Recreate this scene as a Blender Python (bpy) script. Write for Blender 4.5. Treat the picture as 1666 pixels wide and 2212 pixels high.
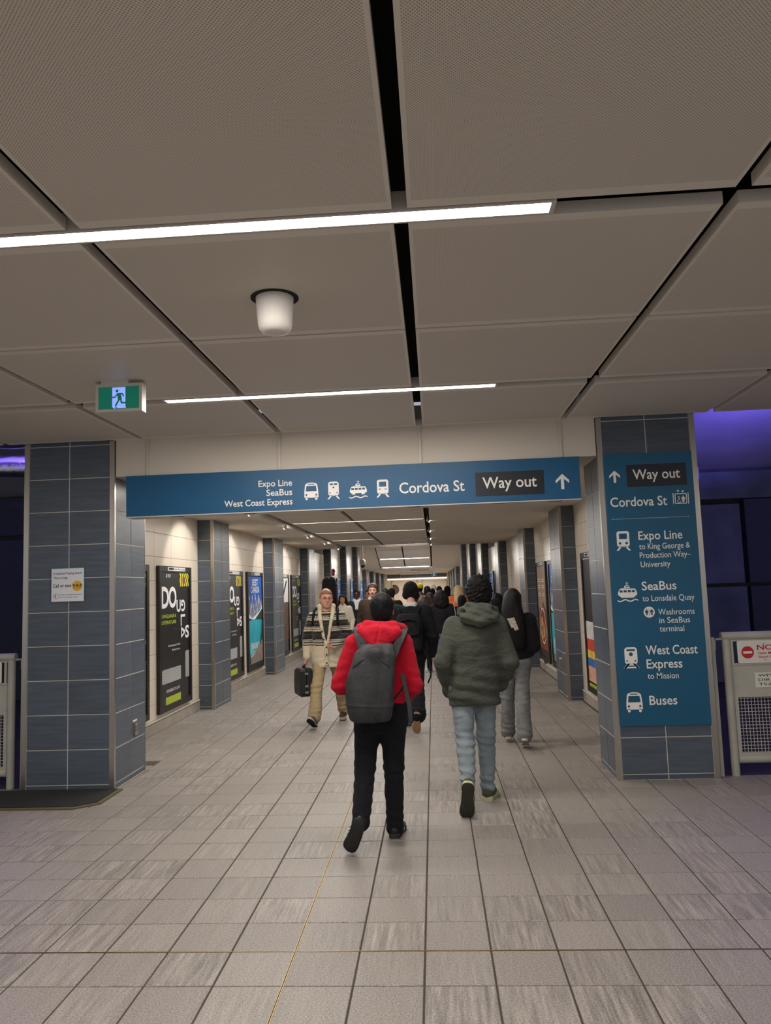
import bpy, math, random, time
import numpy as np
from mathutils import Vector, Matrix
for o in list(bpy.data.objects): bpy.data.objects.remove(o)
T0 = time.time()
SC = bpy.context.scene
COL = SC.collection
rnd = random.Random(7)

# ------------------------------------------------------------------ camera
CAM_H = 1.688
F_PX, PITCH, YAW, ROLL = 1624.3, math.radians(5.677), math.radians(3.441), math.radians(-1.969)
cam = bpy.data.cameras.new('camera'); camo = bpy.data.objects.new('camera', cam); COL.objects.link(camo)
cam.sensor_fit = 'VERTICAL'; cam.sensor_height = 36.0; cam.lens = F_PX / 2212.0 * 36.0
cam.clip_start = 0.05; cam.clip_end = 200
fw = Vector((-math.sin(YAW) * math.cos(PITCH), math.cos(YAW) * math.cos(PITCH), math.sin(PITCH)))
rt = Vector((math.cos(YAW), math.sin(YAW), 0)); up = rt.cross(fw)
r2 = rt * math.cos(ROLL) + up * math.sin(ROLL); u2 = -rt * math.sin(ROLL) + up * math.cos(ROLL)
mw = Matrix((r2, u2, -fw)).transposed().to_4x4(); mw.translation = (0, 0, CAM_H)
camo.matrix_world = mw
SC.camera = camo

# ------------------------------------------------------------------ world, exposure
wd = bpy.data.worlds.new('world'); SC.world = wd; wd.use_nodes = True
wd.node_tree.nodes['Background'].inputs[0].default_value = (0.9, 0.93, 1.0, 1)
wd.node_tree.nodes['Background'].inputs[1].default_value = 0.30
SC.view_settings.view_transform = 'Standard'; SC.view_settings.look = 'None'
SC.view_settings.gamma = 1.0; SC.view_settings.use_curve_mapping = False
SC.view_settings.exposure = 0.55
LAMP_HALL = 34.0      # watts of one hall strip
LAMP_TRAY = 34.0
WARM = (1.0, 0.945, 0.875)

# ------------------------------------------------------------------ helpers
def lin(c):
    if isinstance(c, str): c = tuple(int(c[i:i + 2], 16) for i in (0, 2, 4))
    c = [v / 255.0 for v in c]
    return tuple(v / 12.92 if v <= .04045 else ((v + .055) / 1.055) ** 2.4 for v in c)
MATS = {}
def mat(name, col, rough=.6, metal=0., noise=0., nscale=8., nstretch=(1, 1, 1), bump=0., bscale=60., bstretch=(1, 1, 1), spec=.5, emit=0., sheen=0., coat=0., detail=4., col2=None, voronoi=False, obj_coords=True, folds=0.):
    if name in MATS: return MATS[name]
    m = bpy.data.materials.new(name); m.use_nodes = True; MATS[name] = m
    nt = m.node_tree; b = nt.nodes['Principled BSDF']
    c = lin(col)
    b.inputs['Base Color'].default_value = (*c, 1); b.inputs['Roughness'].default_value = rough
    b.inputs['Metallic'].default_value = metal; b.inputs['Specular IOR Level'].default_value = spec
    if sheen: b.inputs['Sheen Weight'].default_value = sheen; b.inputs['Sheen Roughness'].default_value = .5
    if coat: b.inputs['Coat Weight'].default_value = coat
    if emit:
        b.inputs['Emission Color'].default_value = (*c, 1); b.inputs['Emission Strength'].default_value = emit
    tc = None
    def coords(st):
        nonlocal tc
        if tc is None:
            tc = nt.nodes.new('ShaderNodeTexCoord') if obj_coords else nt.nodes.new('ShaderNodeNewGeometry')
        mp = nt.nodes.new('ShaderNodeMapping'); mp.inputs['Scale'].default_value = st
        nt.links.new(tc.outputs['Object' if obj_coords else 'Position'], mp.inputs['Vector']); return mp.outputs[0]
    if noise or col2:
        n = nt.nodes.new('ShaderNodeTexNoise'); n.inputs['Scale'].default_value = nscale; n.inputs['Detail'].default_value = detail
        nt.links.new(coords(nstretch), n.inputs['Vector'])
        mx = nt.nodes.new('ShaderNodeMix'); mx.data_type = 'RGBA'
        lo = lin(col2) if col2 else tuple(v * (1 - noise) for v in c); hi = c if col2 else tuple(min(1, v * (1 + noise)) for v in c)
        mx.inputs[6].default_value = (*lo, 1); mx.inputs[7].default_value = (*hi, 1)
        rp = nt.nodes.new('ShaderNodeValToRGB'); rp.color_ramp.elements[0].position = .3; rp.color_ramp.elements[1].position = .7
        nt.links.new(n.outputs[0], rp.inputs[0]); nt.links.new(rp.outputs[0], mx.inputs[0])
        nt.links.new(mx.outputs[2], b.inputs['Base Color'])
    if bump:
        if voronoi:
            n = nt.nodes.new('ShaderNodeTexVoronoi'); n.inputs['Scale'].default_value = bscale
        else:
            n = nt.nodes.new('ShaderNodeTexNoise'); n.inputs['Scale'].default_value = bscale; n.inputs['Detail'].default_value = 3
        nt.links.new(coords(bstretch), n.inputs['Vector'])
        bp = nt.nodes.new('ShaderNodeBump'); bp.inputs['Strength'].default_value = bump; bp.inputs['Distance'].default_value = .01
        nt.links.new(n.outputs[0], bp.inputs['Height']); nt.links.new(bp.outputs[0], b.inputs['Normal'])
        if folds:
            n2 = nt.nodes.new('ShaderNodeTexNoise'); n2.inputs['Scale'].default_value = 9; n2.inputs['Detail'].default_value = 4; n2.inputs['Distortion'].default_value = .8
            nt.links.new(coords((1, 1, 1.9)), n2.inputs['Vector'])
            b2 = nt.nodes.new('ShaderNodeBump'); b2.inputs['Strength'].default_value = folds; b2.inputs['Distance'].default_value = .03
            nt.links.new(n2.outputs[0], b2.inputs['Height']); nt.links.new(b2.outputs[0], bp.inputs['Normal'])
    return m
def tag(o, label=None, cat=None, group=None, kind=None):
    if label: o['label'] = label
    if cat: o['category'] = cat
    if group: o['group'] = group
    if kind: o['kind'] = kind
    return o
def wloc(o):
    v = Vector((0, 0, 0))
    while o is not None: v = v + o.location; o = o.parent
    return v
def empty(name, loc=(0, 0, 0), rz=0):
    o = bpy.data.objects.new(name, None); COL.objects.link(o); o.location = loc; o.rotation_euler = (0, 0, rz); o.empty_display_size = .1
    return o
def link(name, me, parent=None, loc=None):
    o = bpy.data.objects.new(name, me); COL.objects.link(o)
    if parent is not None: o.parent = parent
    if loc is not None: o.location = loc
    return o
class MB:
    """collects faces of one mesh"""
    def __init__(s): s.v = []; s.f = []; s.mi = []; s.cur = 0
    def poly(s, pts, flip=False):
        n = len(s.v); s.v += [tuple(p) for p in pts]; idx = list(range(n, n + len(pts)))
        s.f.append(idx[::-1] if flip else idx); s.mi.append(s.cur)
    def box(s, x0, x1, y0, y1, z0, z1):
        n = len(s.v)
        s.v += [(x0, y0, z0), (x1, y0, z0), (x1, y1, z0), (x0, y1, z0), (x0, y0, z1), (x1, y0, z1), (x1, y1, z1), (x0, y1, z1)]
        for q in ((0, 3, 2, 1), (4, 5, 6, 7), (0, 1, 5, 4), (1, 2, 6, 5), (2, 3, 7, 6), (3, 0, 4, 7)):
            s.f.append([n + i for i in q]); s.mi.append(s.cur)
    def obox(s, M, x0, x1, y0, y1, z0, z1):
        n = len(s.v); s.box(x0, x1, y0, y1, z0, z1)
        for i in range(n, len(s.v)): s.v[i] = tuple(M @ Vector(s.v[i]))
    def prism(s, pts, d):
        """pts: closed loop of 3D points (ccw seen from outside), d: extrude vector inward"""
        n = len(s.v); k = len(pts); d = Vector(d)
        s.v += [tuple(p) for p in pts] + [tuple(Vector(p) + d) for p in pts]
        s.f.append(list(range(n, n + k))); s.f.append([n + k + i for i in range(k)][::-1]); s.mi += [s.cur] * 2
        for i in range(k):
            j = (i + 1) % k; s.f.append([n + i, n + k + i, n + k + j, n + j]); s.mi.append(s.cur)
    def tube(s, pts, r, seg=10, cap=True, closed=False):
        pts = [Vector(p) for p in pts]; k = len(pts); rs = r if hasattr(r, '__len__') else [r] * k
        n = len(s.v); prevn = None
        for i, p in enumerate(pts):
            if closed: t = pts[(i + 1) % k] - pts[i - 1]
            else: t = pts[min(i + 1, k - 1)] - pts[max(i - 1, 0)]
            t.normalize()
            if prevn is None:
                a = Vector((0, 0, 1)) if abs(t.z) < .9 else Vector((1, 0, 0)); nn = t.cross(a).normalized()
            else:
                nn = (prevn - t * prevn.dot(t)); nn = nn.normalized() if nn.length > 1e-6 else t.orthogonal().normalized()
            prevn = nn; bb = t.cross(nn)
            for j in range(seg):
                a = 2 * math.pi * j / seg; s.v.append(tuple(p + (nn * math.cos(a) + bb * math.sin(a)) * rs[i]))
        for i in range(k if closed else k - 1):
            i2 = (i + 1) % k
            for j in range(seg):
                j2 = (j + 1) % seg
                s.f.append([n + i * seg + j, n + i * seg + j2, n + i2 * seg + j2, n + i2 * seg + j]); s.mi.append(s.cur)
        if cap and not closed:
            s.f.append([n + j for j in range(seg)][::-1]); s.f.append([n + (k - 1) * seg + j for j in range(seg)]); s.mi += [s.cur] * 2
    def lathe(s, c, prof, seg=24, axis='z'):
        n = len(s.v); k = len(prof)
        for r, h in prof:
            for j in range(seg):
                a = 2 * math.pi * j / seg
                p = (r * math.cos(a), r * math.sin(a), h) if axis == 'z' else ((r * math.cos(a), h, r * math.sin(a)) if axis == 'y' else (h, r * math.cos(a), r * math.sin(a)))
                s.v.append((c[0] + p[0], c[1] + p[1], c[2] + p[2]))
        for i in range(k - 1):
            for j in range(seg):
                j2 = (j + 1) % seg; s.f.append([n + i * seg + j, n + i * seg + j2, n + (i + 1) * seg + j2, n + (i + 1) * seg + j]); s.mi.append(s.cur)
        s.f.append([n + j for j in range(seg)][::-1]); s.f.append([n + (k - 1) * seg + j for j in range(seg)]); s.mi += [s.cur] * 2
    def mesh(s, name, mats, smooth=False, off=None):
        me = bpy.data.meshes.new(name)
        v = s.v if off is None else [(a - off[0], b - off[1], c - off[2]) for a, b, c in s.v]
        me.from_pydata(v, [], s.f)
        for m in (mats if isinstance(mats, (list, tuple)) else [mats]): me.materials.append(m)
        me.polygons.foreach_set('material_index', s.mi)
        if smooth: me.polygons.foreach_set('use_smooth', [True] * len(s.f))
        me.update(); return me
    def build(s, name, mats, parent=None, smooth=False, world=True, angle=None):
        off = wloc(parent) if (parent is not None and world) else None
        me = s.mesh(name, mats, smooth or angle is not None, off)
        if angle is not None: me.set_sharp_from_angle(angle=math.radians(angle))
        return link(name, me, parent)
def boxobj(name, m, parent, *a):
    b = MB(); b.box(*a); return b.build(name, m, parent)

# ---- flat print: 2D drawing on a board
class Board:
    """2D frame: o origin, u reading direction, n outward normal, v = up"""
    def __init__(s, o, u, n, v=(0, 0, 1)): s.o, s.u, s.n, s.v = Vector(o), Vector(u), Vector(n), Vector(v)
    def p(s, x, y, d=0): return s.o + s.u * x + s.v * y + s.n * d
    def poly(s, mb, pts, d=.001):
        a = 0
        for i in range(len(pts)):
            x0, y0 = pts[i]; x1, y1 = pts[(i + 1) % len(pts)]; a += x0 * y1 - x1 * y0
        pts = pts if a > 0 else pts[::-1]
        w = [s.p(x, y, d) for x, y in pts]
        # u x v must equal n for ccw facing outward
        if s.u.cross(s.v).dot(s.n) < 0: w = w[::-1]
        mb.poly(w)
    def rect(s, mb, x0, x1, y0, y1, d=.001): s.poly(mb, [(x0, y0), (x1, y0), (x1, y1), (x0, y1)], d)
    def circ(s, mb, x, y, r, d=.001, seg=24, ry=None): s.poly(mb, [(x + r * math.cos(2 * math.pi * i / seg), y + (ry or r) * math.sin(2 * math.pi * i / seg)) for i in range(seg)], d)
    def rrect(s, mb, x0, x1, y0, y1, r, d=.001, seg=5):
        pts = []
        for cx, cy, a0 in ((x1 - r, y0 + r, -90), (x1 - r, y1 - r, 0), (x0 + r, y1 - r, 90), (x0 + r, y0 + r, 180)):
            for i in range(seg + 1): a = math.radians(a0 + 90 * i / seg); pts.append((cx + r * math.cos(a), cy + r * math.sin(a)))
        s.poly(mb, pts, d)
    def ring(s, mb, x, y, r, w, d=.001, seg=28):
        for i in range(seg):
            a, b = 2 * math.pi * i / seg, 2 * math.pi * (i + 1) / seg
            s.poly(mb, [(x + q * math.cos(t), y + q * math.sin(t)) for q, t in ((r, a), (r, b), (r - w, b), (r - w, a))], d)
    def stroke(s, mb, pts, w, d=.001):
        for i in range(len(pts) - 1):
            (x0, y0), (x1, y1) = pts[i], pts[i + 1]; L = math.hypot(x1 - x0, y1 - y0) or 1; nx, ny = -(y1 - y0) / L * w / 2, (x1 - x0) / L * w / 2
            s.poly(mb, [(x0 + nx, y0 + ny), (x0 - nx, y0 - ny), (x1 - nx, y1 - ny), (x1 + nx, y1 + ny)], d)
            if i: s.circ(mb, x0, y0, w / 2, d, 10)
    def text(s, mb, txt, x0, y, cap, x1=None, d=.001, bold=0, align='l', rot=0, mirror=False):
        vs, fs, w, ch = glyphs(txt, bold)
        sy = cap / ch
        sx = sy if x1 is None else (x1 - x0) / w
        if align == 'r': x0 = x0 - w * sx
        if align == 'c': x0 = x0 - w * sx / 2
        n = len(mb.v); c, sn = math.cos(rot), math.sin(rot)
        for a, b in vs:
            a, b = a * sx, b * sy
            if mirror: a = w * sx - a
            mb.v.append(tuple(s.p(x0 + a * c - b * sn, y + a * sn + b * c, d)))
        fl = (s.u.cross(s.v).dot(s.n) < 0) != mirror
        for f in fs:
            q = [n + i for i in f]; mb.f.append(q[::-1] if fl else q); mb.mi.append(mb.cur)
        return w * sx
_gl = {}
def glyphs(txt, bold):
    k = (txt, bold)
    if k in _gl: return _gl[k]
    def conv(t):
        cu = bpy.data.curves.new('t', 'FONT'); cu.body = t; cu.size = 1; cu.offset = bold; cu.resolution_u = 3
        o = bpy.data.objects.new('t', cu); COL.objects.link(o)
        dg = bpy.context.evaluated_depsgraph_get()
        me = bpy.data.meshes.new_from_object(o.evaluated_get(dg))
        vs = [(v.co.x, v.co.y) for v in me.vertices]; fs = []
        for p in me.polygons:
            q = list(p.vertices)
            fs.append(q if p.normal.z >= 0 else q[::-1])
        bpy.data.objects.remove(o); bpy.data.curves.remove(cu); bpy.data.meshes.remove(me)
        return vs, fs
    vs, fs = conv(txt)
    x0 = min(v[0] for v in vs); x1 = max(v[0] for v in vs)
    if 'H' not in _gl:
        hv, _ = conv('H'); _gl['H'] = max(v[1] for v in hv)
    vs = [(a - x0, b) for a, b in vs]
    _gl[k] = (vs, fs, x1 - x0, _gl['H']); return _gl[k]
def area_lamp(name, parent, loc, sx, sy, power, color=WARM, rot=(0, 0, 0), spread=None):
    l = bpy.data.lights.new(name, 'AREA'); l.shape = 'RECTANGLE'; l.size = sx; l.size_y = sy; l.energy = power; l.color = color
    if spread: l.spread = spread
    o = bpy.data.objects.new(name, l); COL.objects.link(o); o.parent = parent; o.location = Vector(loc) - (wloc(parent) if parent else Vector()); o.rotation_euler = rot
    return o
def spot_lamp(name, parent, loc, target, power, angle=60, blend=.4, color=WARM, size=.03):
    l = bpy.data.lights.new(name, 'SPOT'); l.energy = power; l.spot_size = math.radians(angle); l.spot_blend = blend; l.color = color; l.shadow_soft_size = size
    o = bpy.data.objects.new(name, l); COL.objects.link(o); o.parent = parent
    o.location = Vector(loc) - (wloc(parent) if parent else Vector())
    o.rotation_euler = (Vector(target) - Vector(loc)).to_track_quat('-Z', 'Y').to_euler(); return o
# ------------------------------------------------------------------ materials of the place
def tile_floor_mat():
    m = bpy.data.materials.new('floor_tile'); m.use_nodes = True; nt = m.node_tree; b = nt.nodes['Principled BSDF']; N = nt.nodes.new; L = nt.links.new
    g = N('ShaderNodeNewGeometry')
    sc = N('ShaderNodeVectorMath'); sc.operation = 'MULTIPLY'; sc.inputs[1].default_value = (1 / .3048, 1 / .3048, 0)
    of = N('ShaderNodeVectorMath'); of.operation = 'ADD'; of.inputs[1].default_value = (.10616, -3.67725 + 30 * .3048, 0)
    L(g.outputs['Position'], of.inputs[0]); L(of.outputs[0], sc.inputs[0])
    fl = N('ShaderNodeVectorMath'); fl.operation = 'FLOOR'; L(sc.outputs[0], fl.inputs[0])
    wn = N('ShaderNodeTexWhiteNoise'); L(fl.outputs[0], wn.inputs['Vector'])
    # streaks along the corridor, different for every tile
    w10 = N('ShaderNodeVectorMath'); w10.operation = 'SCALE'; w10.inputs['Scale'].default_value = 37.0; L(wn.outputs['Color'], w10.inputs[0])
    ad = N('ShaderNodeVectorMath'); ad.operation = 'ADD'; L(g.outputs['Position'], ad.inputs[0]); L(w10.outputs[0], ad.inputs[1])
    mp = N('ShaderNodeMapping'); mp.inputs['Scale'].default_value = (44, 3.0, 1); L(ad.outputs[0], mp.inputs[0])
    ns = N('ShaderNodeTexNoise'); ns.inputs['Scale'].default_value = 1; ns.inputs['Detail'].default_value = 5; ns.inputs['Roughness'].default_value = .65; L(mp.outputs[0], ns.inputs['Vector'])
    # amount of streaking per tile
    r1 = N('ShaderNodeMapRange'); r1.inputs['From Min'].default_value = .3; r1.inputs['From Max'].default_value = 1.0; r1.inputs['To Min'].default_value = .12; r1.inputs['To Max'].default_value = 1.0; L(wn.outputs['Value'], r1.inputs[0])
    s1 = N('ShaderNodeMath'); s1.operation = 'SUBTRACT'; s1.inputs[1].default_value = .5; L(ns.outputs[0], s1.inputs[0])
    s2 = N('ShaderNodeMath'); s2.operation = 'MULTIPLY'; L(s1.outputs[0], s2.inputs[0]); L(r1.outputs[0], s2.inputs[1])
    # speckle
    sp = N('ShaderNodeTexNoise'); sp.inputs['Scale'].default_value = 130; sp.inputs['Detail'].default_value = 2; L(g.outputs['Position'], sp.inputs['Vector'])
    s3 = N('ShaderNodeMath'); s3.operation = 'MULTIPLY_ADD'; s3.inputs[1].default_value = 1.3; s3.inputs[2].default_value = -.65; L(sp.outputs[0], s3.inputs[0])
    s4 = N('ShaderNodeMath'); s4.operation = 'MULTIPLY_ADD'; s4.inputs[1].default_value = 1.7; L(s2.outputs[0], s4.inputs[0]); L(s3.outputs[0], s4.inputs[2])
    # tile to tile tone
    s5 = N('ShaderNodeSeparateColor'); L(wn.outputs['Color'], s5.inputs[0])
    s6 = N('ShaderNodeMath'); s6.operation = 'MULTIPLY_ADD'; s6.inputs[1].default_value = .1; s6.inputs[2].default_value = .47; L(s5.outputs[1], s6.inputs[0])
    s7 = N('ShaderNodeMath'); s7.operation = 'ADD'; L(s4.outputs[0], s7.inputs[0]); L(s6.outputs[0], s7.inputs[1])
    cr = N('ShaderNodeValToRGB'); e = cr.color_ramp.elements; e[0].position = 0; e[0].color = (*lin((84, 80, 78)), 1); e[1].position = 1; e[1].color = (*lin((182, 173, 164)), 1)
    k = cr.color_ramp.elements.new(.5); k.color = (*lin((140, 133, 127)), 1)
    L(s7.outputs[0], cr.inputs[0]); L(cr.outputs[0], b.inputs['Base Color'])
    b.inputs['Roughness'].default_value = .48; b.inputs['Specular IOR Level'].default_value = .4
    bp = N('ShaderNodeBump'); bp.inputs['Strength'].default_value = .12; bp.inputs['Distance'].default_value = .004; L(sp.outputs[0], bp.inputs['Height']); L(bp.outputs[0], b.inputs['Normal'])
    return m
def slate_mat():
    m = bpy.data.materials.new('slate_tile'); m.use_nodes = True; nt = m.node_tree; b = nt.nodes['Principled BSDF']; N = nt.nodes.new; L = nt.links.new
    oi = N('ShaderNodeObjectInfo'); g = N('ShaderNodeNewGeometry')
    w = N('ShaderNodeCombineXYZ'); L(oi.outputs['Random'], w.inputs[0]); L(oi.outputs['Random'], w.inputs[2])
    sc = N('ShaderNodeVectorMath'); sc.operation = 'SCALE'; sc.inputs['Scale'].default_value = 50; L(w.outputs[0], sc.inputs[0])
    ad = N('ShaderNodeVectorMath'); ad.operation = 'ADD'; L(g.outputs['Position'], ad.inputs[0]); L(sc.outputs[0], ad.inputs[1])
    mp = N('ShaderNodeMapping'); mp.inputs['Scale'].default_value = (3, 3, 34); L(ad.outputs[0], mp.inputs[0])
    ns = N('ShaderNodeTexNoise'); ns.inputs['Scale'].default_value = 1; ns.inputs['Detail'].default_value = 5; L(mp.outputs[0], ns.inputs['Vector'])
    ad2 = N('ShaderNodeMath'); ad2.operation = 'MULTIPLY_ADD'; ad2.inputs[1].default_value = .25; ad2.inputs[2].default_value = -.12; L(oi.outputs['Random'], ad2.inputs[0])
    ad3 = N('ShaderNodeMath'); ad3.operation = 'ADD'; L(ns.outputs[0], ad3.inputs[0]); L(ad2.outputs[0], ad3.inputs[1])
    cr = N('ShaderNodeValToRGB'); e = cr.color_ramp.elements; e[0].position = .2; e[0].color = (*lin((66, 74, 85)), 1); e[1].position = .8; e[1].color = (*lin((88, 97, 110)), 1)
    L(ad3.outputs[0], cr.inputs[0]); L(cr.outputs[0], b.inputs['Base Color'])
    b.inputs['Roughness'].default_value = .33; b.inputs['Specular IOR Level'].default_value = .5
    bp = N('ShaderNodeBump'); bp.inputs['Strength'].default_value = .08; bp.inputs['Distance'].default_value = .004; L(ns.outputs[0], bp.inputs['Height']); L(bp.outputs[0], b.inputs['Normal'])
    return m
def steel_mat():
    m = mat('brushed_steel', (184, 177, 168), .3, 1.0, noise=.14, nscale=6, nstretch=(1, 1, .15), bump=.05, bscale=220, bstretch=(1, 1, .02), obj_coords=False)
    return m
def perf_mat():
    """painted metal pressed with fine holes"""
    m = bpy.data.materials.new('perforated_metal'); m.use_nodes = True; nt = m.node_tree; b = nt.nodes['Principled BSDF']; N = nt.nodes.new; L = nt.links.new
    g = N('ShaderNodeNewGeometry'); mp = N('ShaderNodeMapping'); mp.inputs['Scale'].default_value = (125, 125, 0); mp.inputs['Rotation'].default_value = (0, 0, math.radians(45)); L(g.outputs['Position'], mp.inputs[0])
    fr = N('ShaderNodeVectorMath'); fr.operation = 'FRACTION'; L(mp.outputs[0], fr.inputs[0])
    ds = N('ShaderNodeVectorMath'); ds.operation = 'DISTANCE'; ds.inputs[1].default_value = (.5, .5, 0); L(fr.outputs[0], ds.inputs[0])
    st = N('ShaderNodeMath'); st.operation = 'LESS_THAN'; st.inputs[1].default_value = .27; L(ds.outputs['Value'], st.inputs[0])
    ln = N('ShaderNodeTexNoise'); ln.inputs['Scale'].default_value = 1.3; L(g.outputs['Position'], ln.inputs['Vector'])
    mx0 = N('ShaderNodeMix'); mx0.data_type = 'RGBA'; mx0.inputs[6].default_value = (*lin((214, 205, 191)), 1); mx0.inputs[7].default_value = (*lin((222, 213, 200)), 1); L(ln.outputs[0], mx0.inputs[0])
    mx = N('ShaderNodeMix'); mx.data_type = 'RGBA'; mx.inputs[7].default_value = (*lin((150, 142, 131)), 1); L(mx0.outputs[2], mx.inputs[6])
    L(st.outputs[0], mx.inputs[0]); L(mx.outputs[2], b.inputs['Base Color']); b.inputs['Roughness'].default_value = .55
    return m
M_FLOOR = tile_floor_mat(); M_SLATE = slate_mat(); M_STEEL = steel_mat(); M_PERF = perf_mat()
M_GROUT = mat('dark_grout', (64, 58, 52), .9, noise=.15, nscale=5)
M_LGROUT = mat('light_grout', (206, 198, 186), .85)
M_WALLT = mat('cream_tile', (214, 202, 186), .3, noise=.04, nscale=3, obj_coords=False)
M_WGROUT = mat('wall_grout', (120, 112, 102), .9)
M_WHITE = mat('soffit_paint', (208, 198, 184), .6, noise=.03, nscale=.8, obj_coords=False)
M_PANEL = mat('panel_paint', (224, 215, 202), .5)
M_VOID = mat('ceiling_void_black', (26, 25, 25), .9)
M_CONC = mat('plinth_concrete', (150, 142, 132), .8, noise=.12, nscale=6, obj_coords=False)
M_DCONC = mat('tunnel_concrete', (70, 72, 76), .9, noise=.3, nscale=1.2, obj_coords=False, bump=.2, bscale=9)
M_BRASS = mat('brass_joint', (172, 150, 112), .4, 1.0)
M_LENS = mat('lamp_lens', (255, 248, 238), .5, emit=9.0)
M_HOUS = mat('lamp_housing', (205, 198, 188), .45)

PITCH_T = .3048; FX, FY = -.10616, 3.67725          # floor grid origin
ROW0, ROWP = .046, .3026                              # wall and pillar tile rows
CEIL = 3.105; SOF = 2.77; TRAY = 2.84
LW, RW = -3.47, 2.06                                  # corridor wall planes
PIL_Y = [6.63] + [10.96 + 4.33 * k for k in range(10)]
def rx_in(y):                                         # inner face of the right-hand pillars
    P = [(0, 1.84), (15.6, 1.84), (37, 1.08), (55, .96)]
    for (a, b), (c, d) in zip(P, P[1:]):
        if y <= c: return b + (d - b) * (y - a) / (c - a)
    return .96
# ------------------------------------------------------------------ floor
fl = MB(); fl.box(-9, 7, -4, 8.0, -.08, -.004); fl.box(-3.9, 2.6, 8.0, 54.5, -.08, -.004)
floor = fl.build('floor', M_GROUT); tag(floor, 'grey speckled square tile floor of the passage', 'floor', kind='structure')
def tile_faces(mb, x0, x1, y0, y1, z, t=.01, c=.0025):
    n = len(mb.v)
    mb.v += [(x0, y0, z - t), (x1, y0, z - t), (x1, y1, z - t), (x0, y1, z - t), (x0, y0, z - c), (x1, y0, z - c), (x1, y1, z - c), (x0, y1, z - c), (x0 + c, y0 + c, z), (x1 - c, y0 + c, z), (x1 - c, y1 - c, z), (x0 + c, y1 - c, z)]
    for a in range(4):
        b_ = (a + 1) % 4; mb.f.append([n + a, n + b_, n + 4 + b_, n + 4 + a]); mb.f.append([n + 4 + a, n + 4 + b_, n + 8 + b_, n + 8 + a]); mb.mi += [0, 0]
    mb.f.append([n + 8, n + 9, n + 10, n + 11]); mb.mi.append(0)
gx, gy = .0085, .007
cells = []
for i in range(-28, 23):
    for j in range(-17, 167):
        x0, y0 = FX + i * PITCH_T, FY + j * PITCH_T; xc, yc = x0 + .152, y0 + .152
        if yc < 7.9: ok = -8.6 < xc < 6.6 and yc > -1.2
        else: ok = LW - .02 < xc < rx_in(yc) + .24 and yc < 54.2
        if yc > 6.8 and (xc < LW - .0 or xc > RW): ok = False
        if ok: cells.append((x0, y0))
def vis_rank(c):
    x, y = c[0] + .15 + .06 * (c[1]), c[1] + .15
    inside = y > 2.75 and abs(x / y) < .56
    return (0 if inside else 1, math.hypot(x, y))
cells.sort(key=vis_rank)
tm = MB(); tile_faces(tm, gx / 2, PITCH_T - gx / 2, gy / 2, PITCH_T - gy / 2, 0); tile_me = tm.mesh('floor_tile', M_FLOOR)
for (x, y) in cells[:300]: link('floor_tile', tile_me, floor, (x, y, 0))
rest = MB()
for (x, y) in cells[300:]: tile_faces(rest, x + gx / 2, x + PITCH_T - gx / 2, y + gy / 2, y + PITCH_T - gy / 2, 0)
tag(rest.build('floor_tiles', M_FLOOR, floor), kind='stuff')
for nm, a in (('expansion_joint', (-8, 6, FY - .0045, FY - .0015, -.004, .0012)), ('expansion_joint', (-8, 6, FY + .0015, FY + .0045, -.004, .0012)), ('expansion_joint', (FX - 2 * PITCH_T - .0055, FX - 2 * PITCH_T - .002, -1, 7.9, -.004, .0012)), ('expansion_joint', (FX - 2 * PITCH_T + .002, FX - 2 * PITCH_T + .0055, -1, 7.9, -.004, .0012))):
    boxobj(nm, M_BRASS, floor, *a)
boxobj('floor_access_plate', mat('plate_metal', (120, 110, 90), .45, .8, noise=.2, nscale=40), floor, -3.1, -2.84, 7.52, 7.72, -.004, .0015)

# ------------------------------------------------------------------ hall ceiling
ceiling = boxobj('ceiling', M_VOID, None, -9, 7, -4, 6.62, CEIL + .22, CEIL + .32); tag(ceiling, 'suspended ceiling of perforated off-white metal panels with dark gaps', 'ceiling', kind='structure')
CX0, CXP = -.071, 1.2665; RY = {1: 2.77, 2: 4.055, 3: 5.334, 4: 6.60}
def panel_mesh(x0, x1, y0, y1, z, t=.05, e=.016, ey=.055):
    """a metal pan: smooth rim, perforated field, folded sides"""
    b = MB(); b.cur = 0
    b.box(x0, x1, y0, y1, z, z + t)
    b.f.pop(0); b.mi.pop(0)      # bottom face replaced
    xs, ys = (x0, x0 + e, x1 - e, x1), (y0, y0 + ey, y1 - ey, y1)
    for i in range(3):
        for j in range(3):
            b.cur = 1 if i == 1 and j == 1 else 0
            b.poly([(xs[i], ys[j], z), (xs[i], ys[j + 1], z), (xs[i + 1], ys[j + 1], z), (xs[i + 1], ys[j], z)])
    return b
rows = []
yb = [-3.62, -2.35, -1.055, .215, 1.495, 2.77, 4.055, 5.334, 6.60]
wide = {2.77, 5.334, .215, -2.35}
def ygap(y): return .06 if y in wide else (.011 if y < 6.5 else 0)
for j in range(len(yb) - 1):
    for i in range(-6, 5):
        x0, x1 = CX0 + i * CXP + .029, CX0 + (i + 1) * CXP - .029
        panel_mesh(x0, x1, yb[j] + ygap(yb[j]), yb[j + 1] - ygap(yb[j + 1]), CEIL).build('ceiling_panel', [M_PANEL, M_PERF], ceiling)
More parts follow.
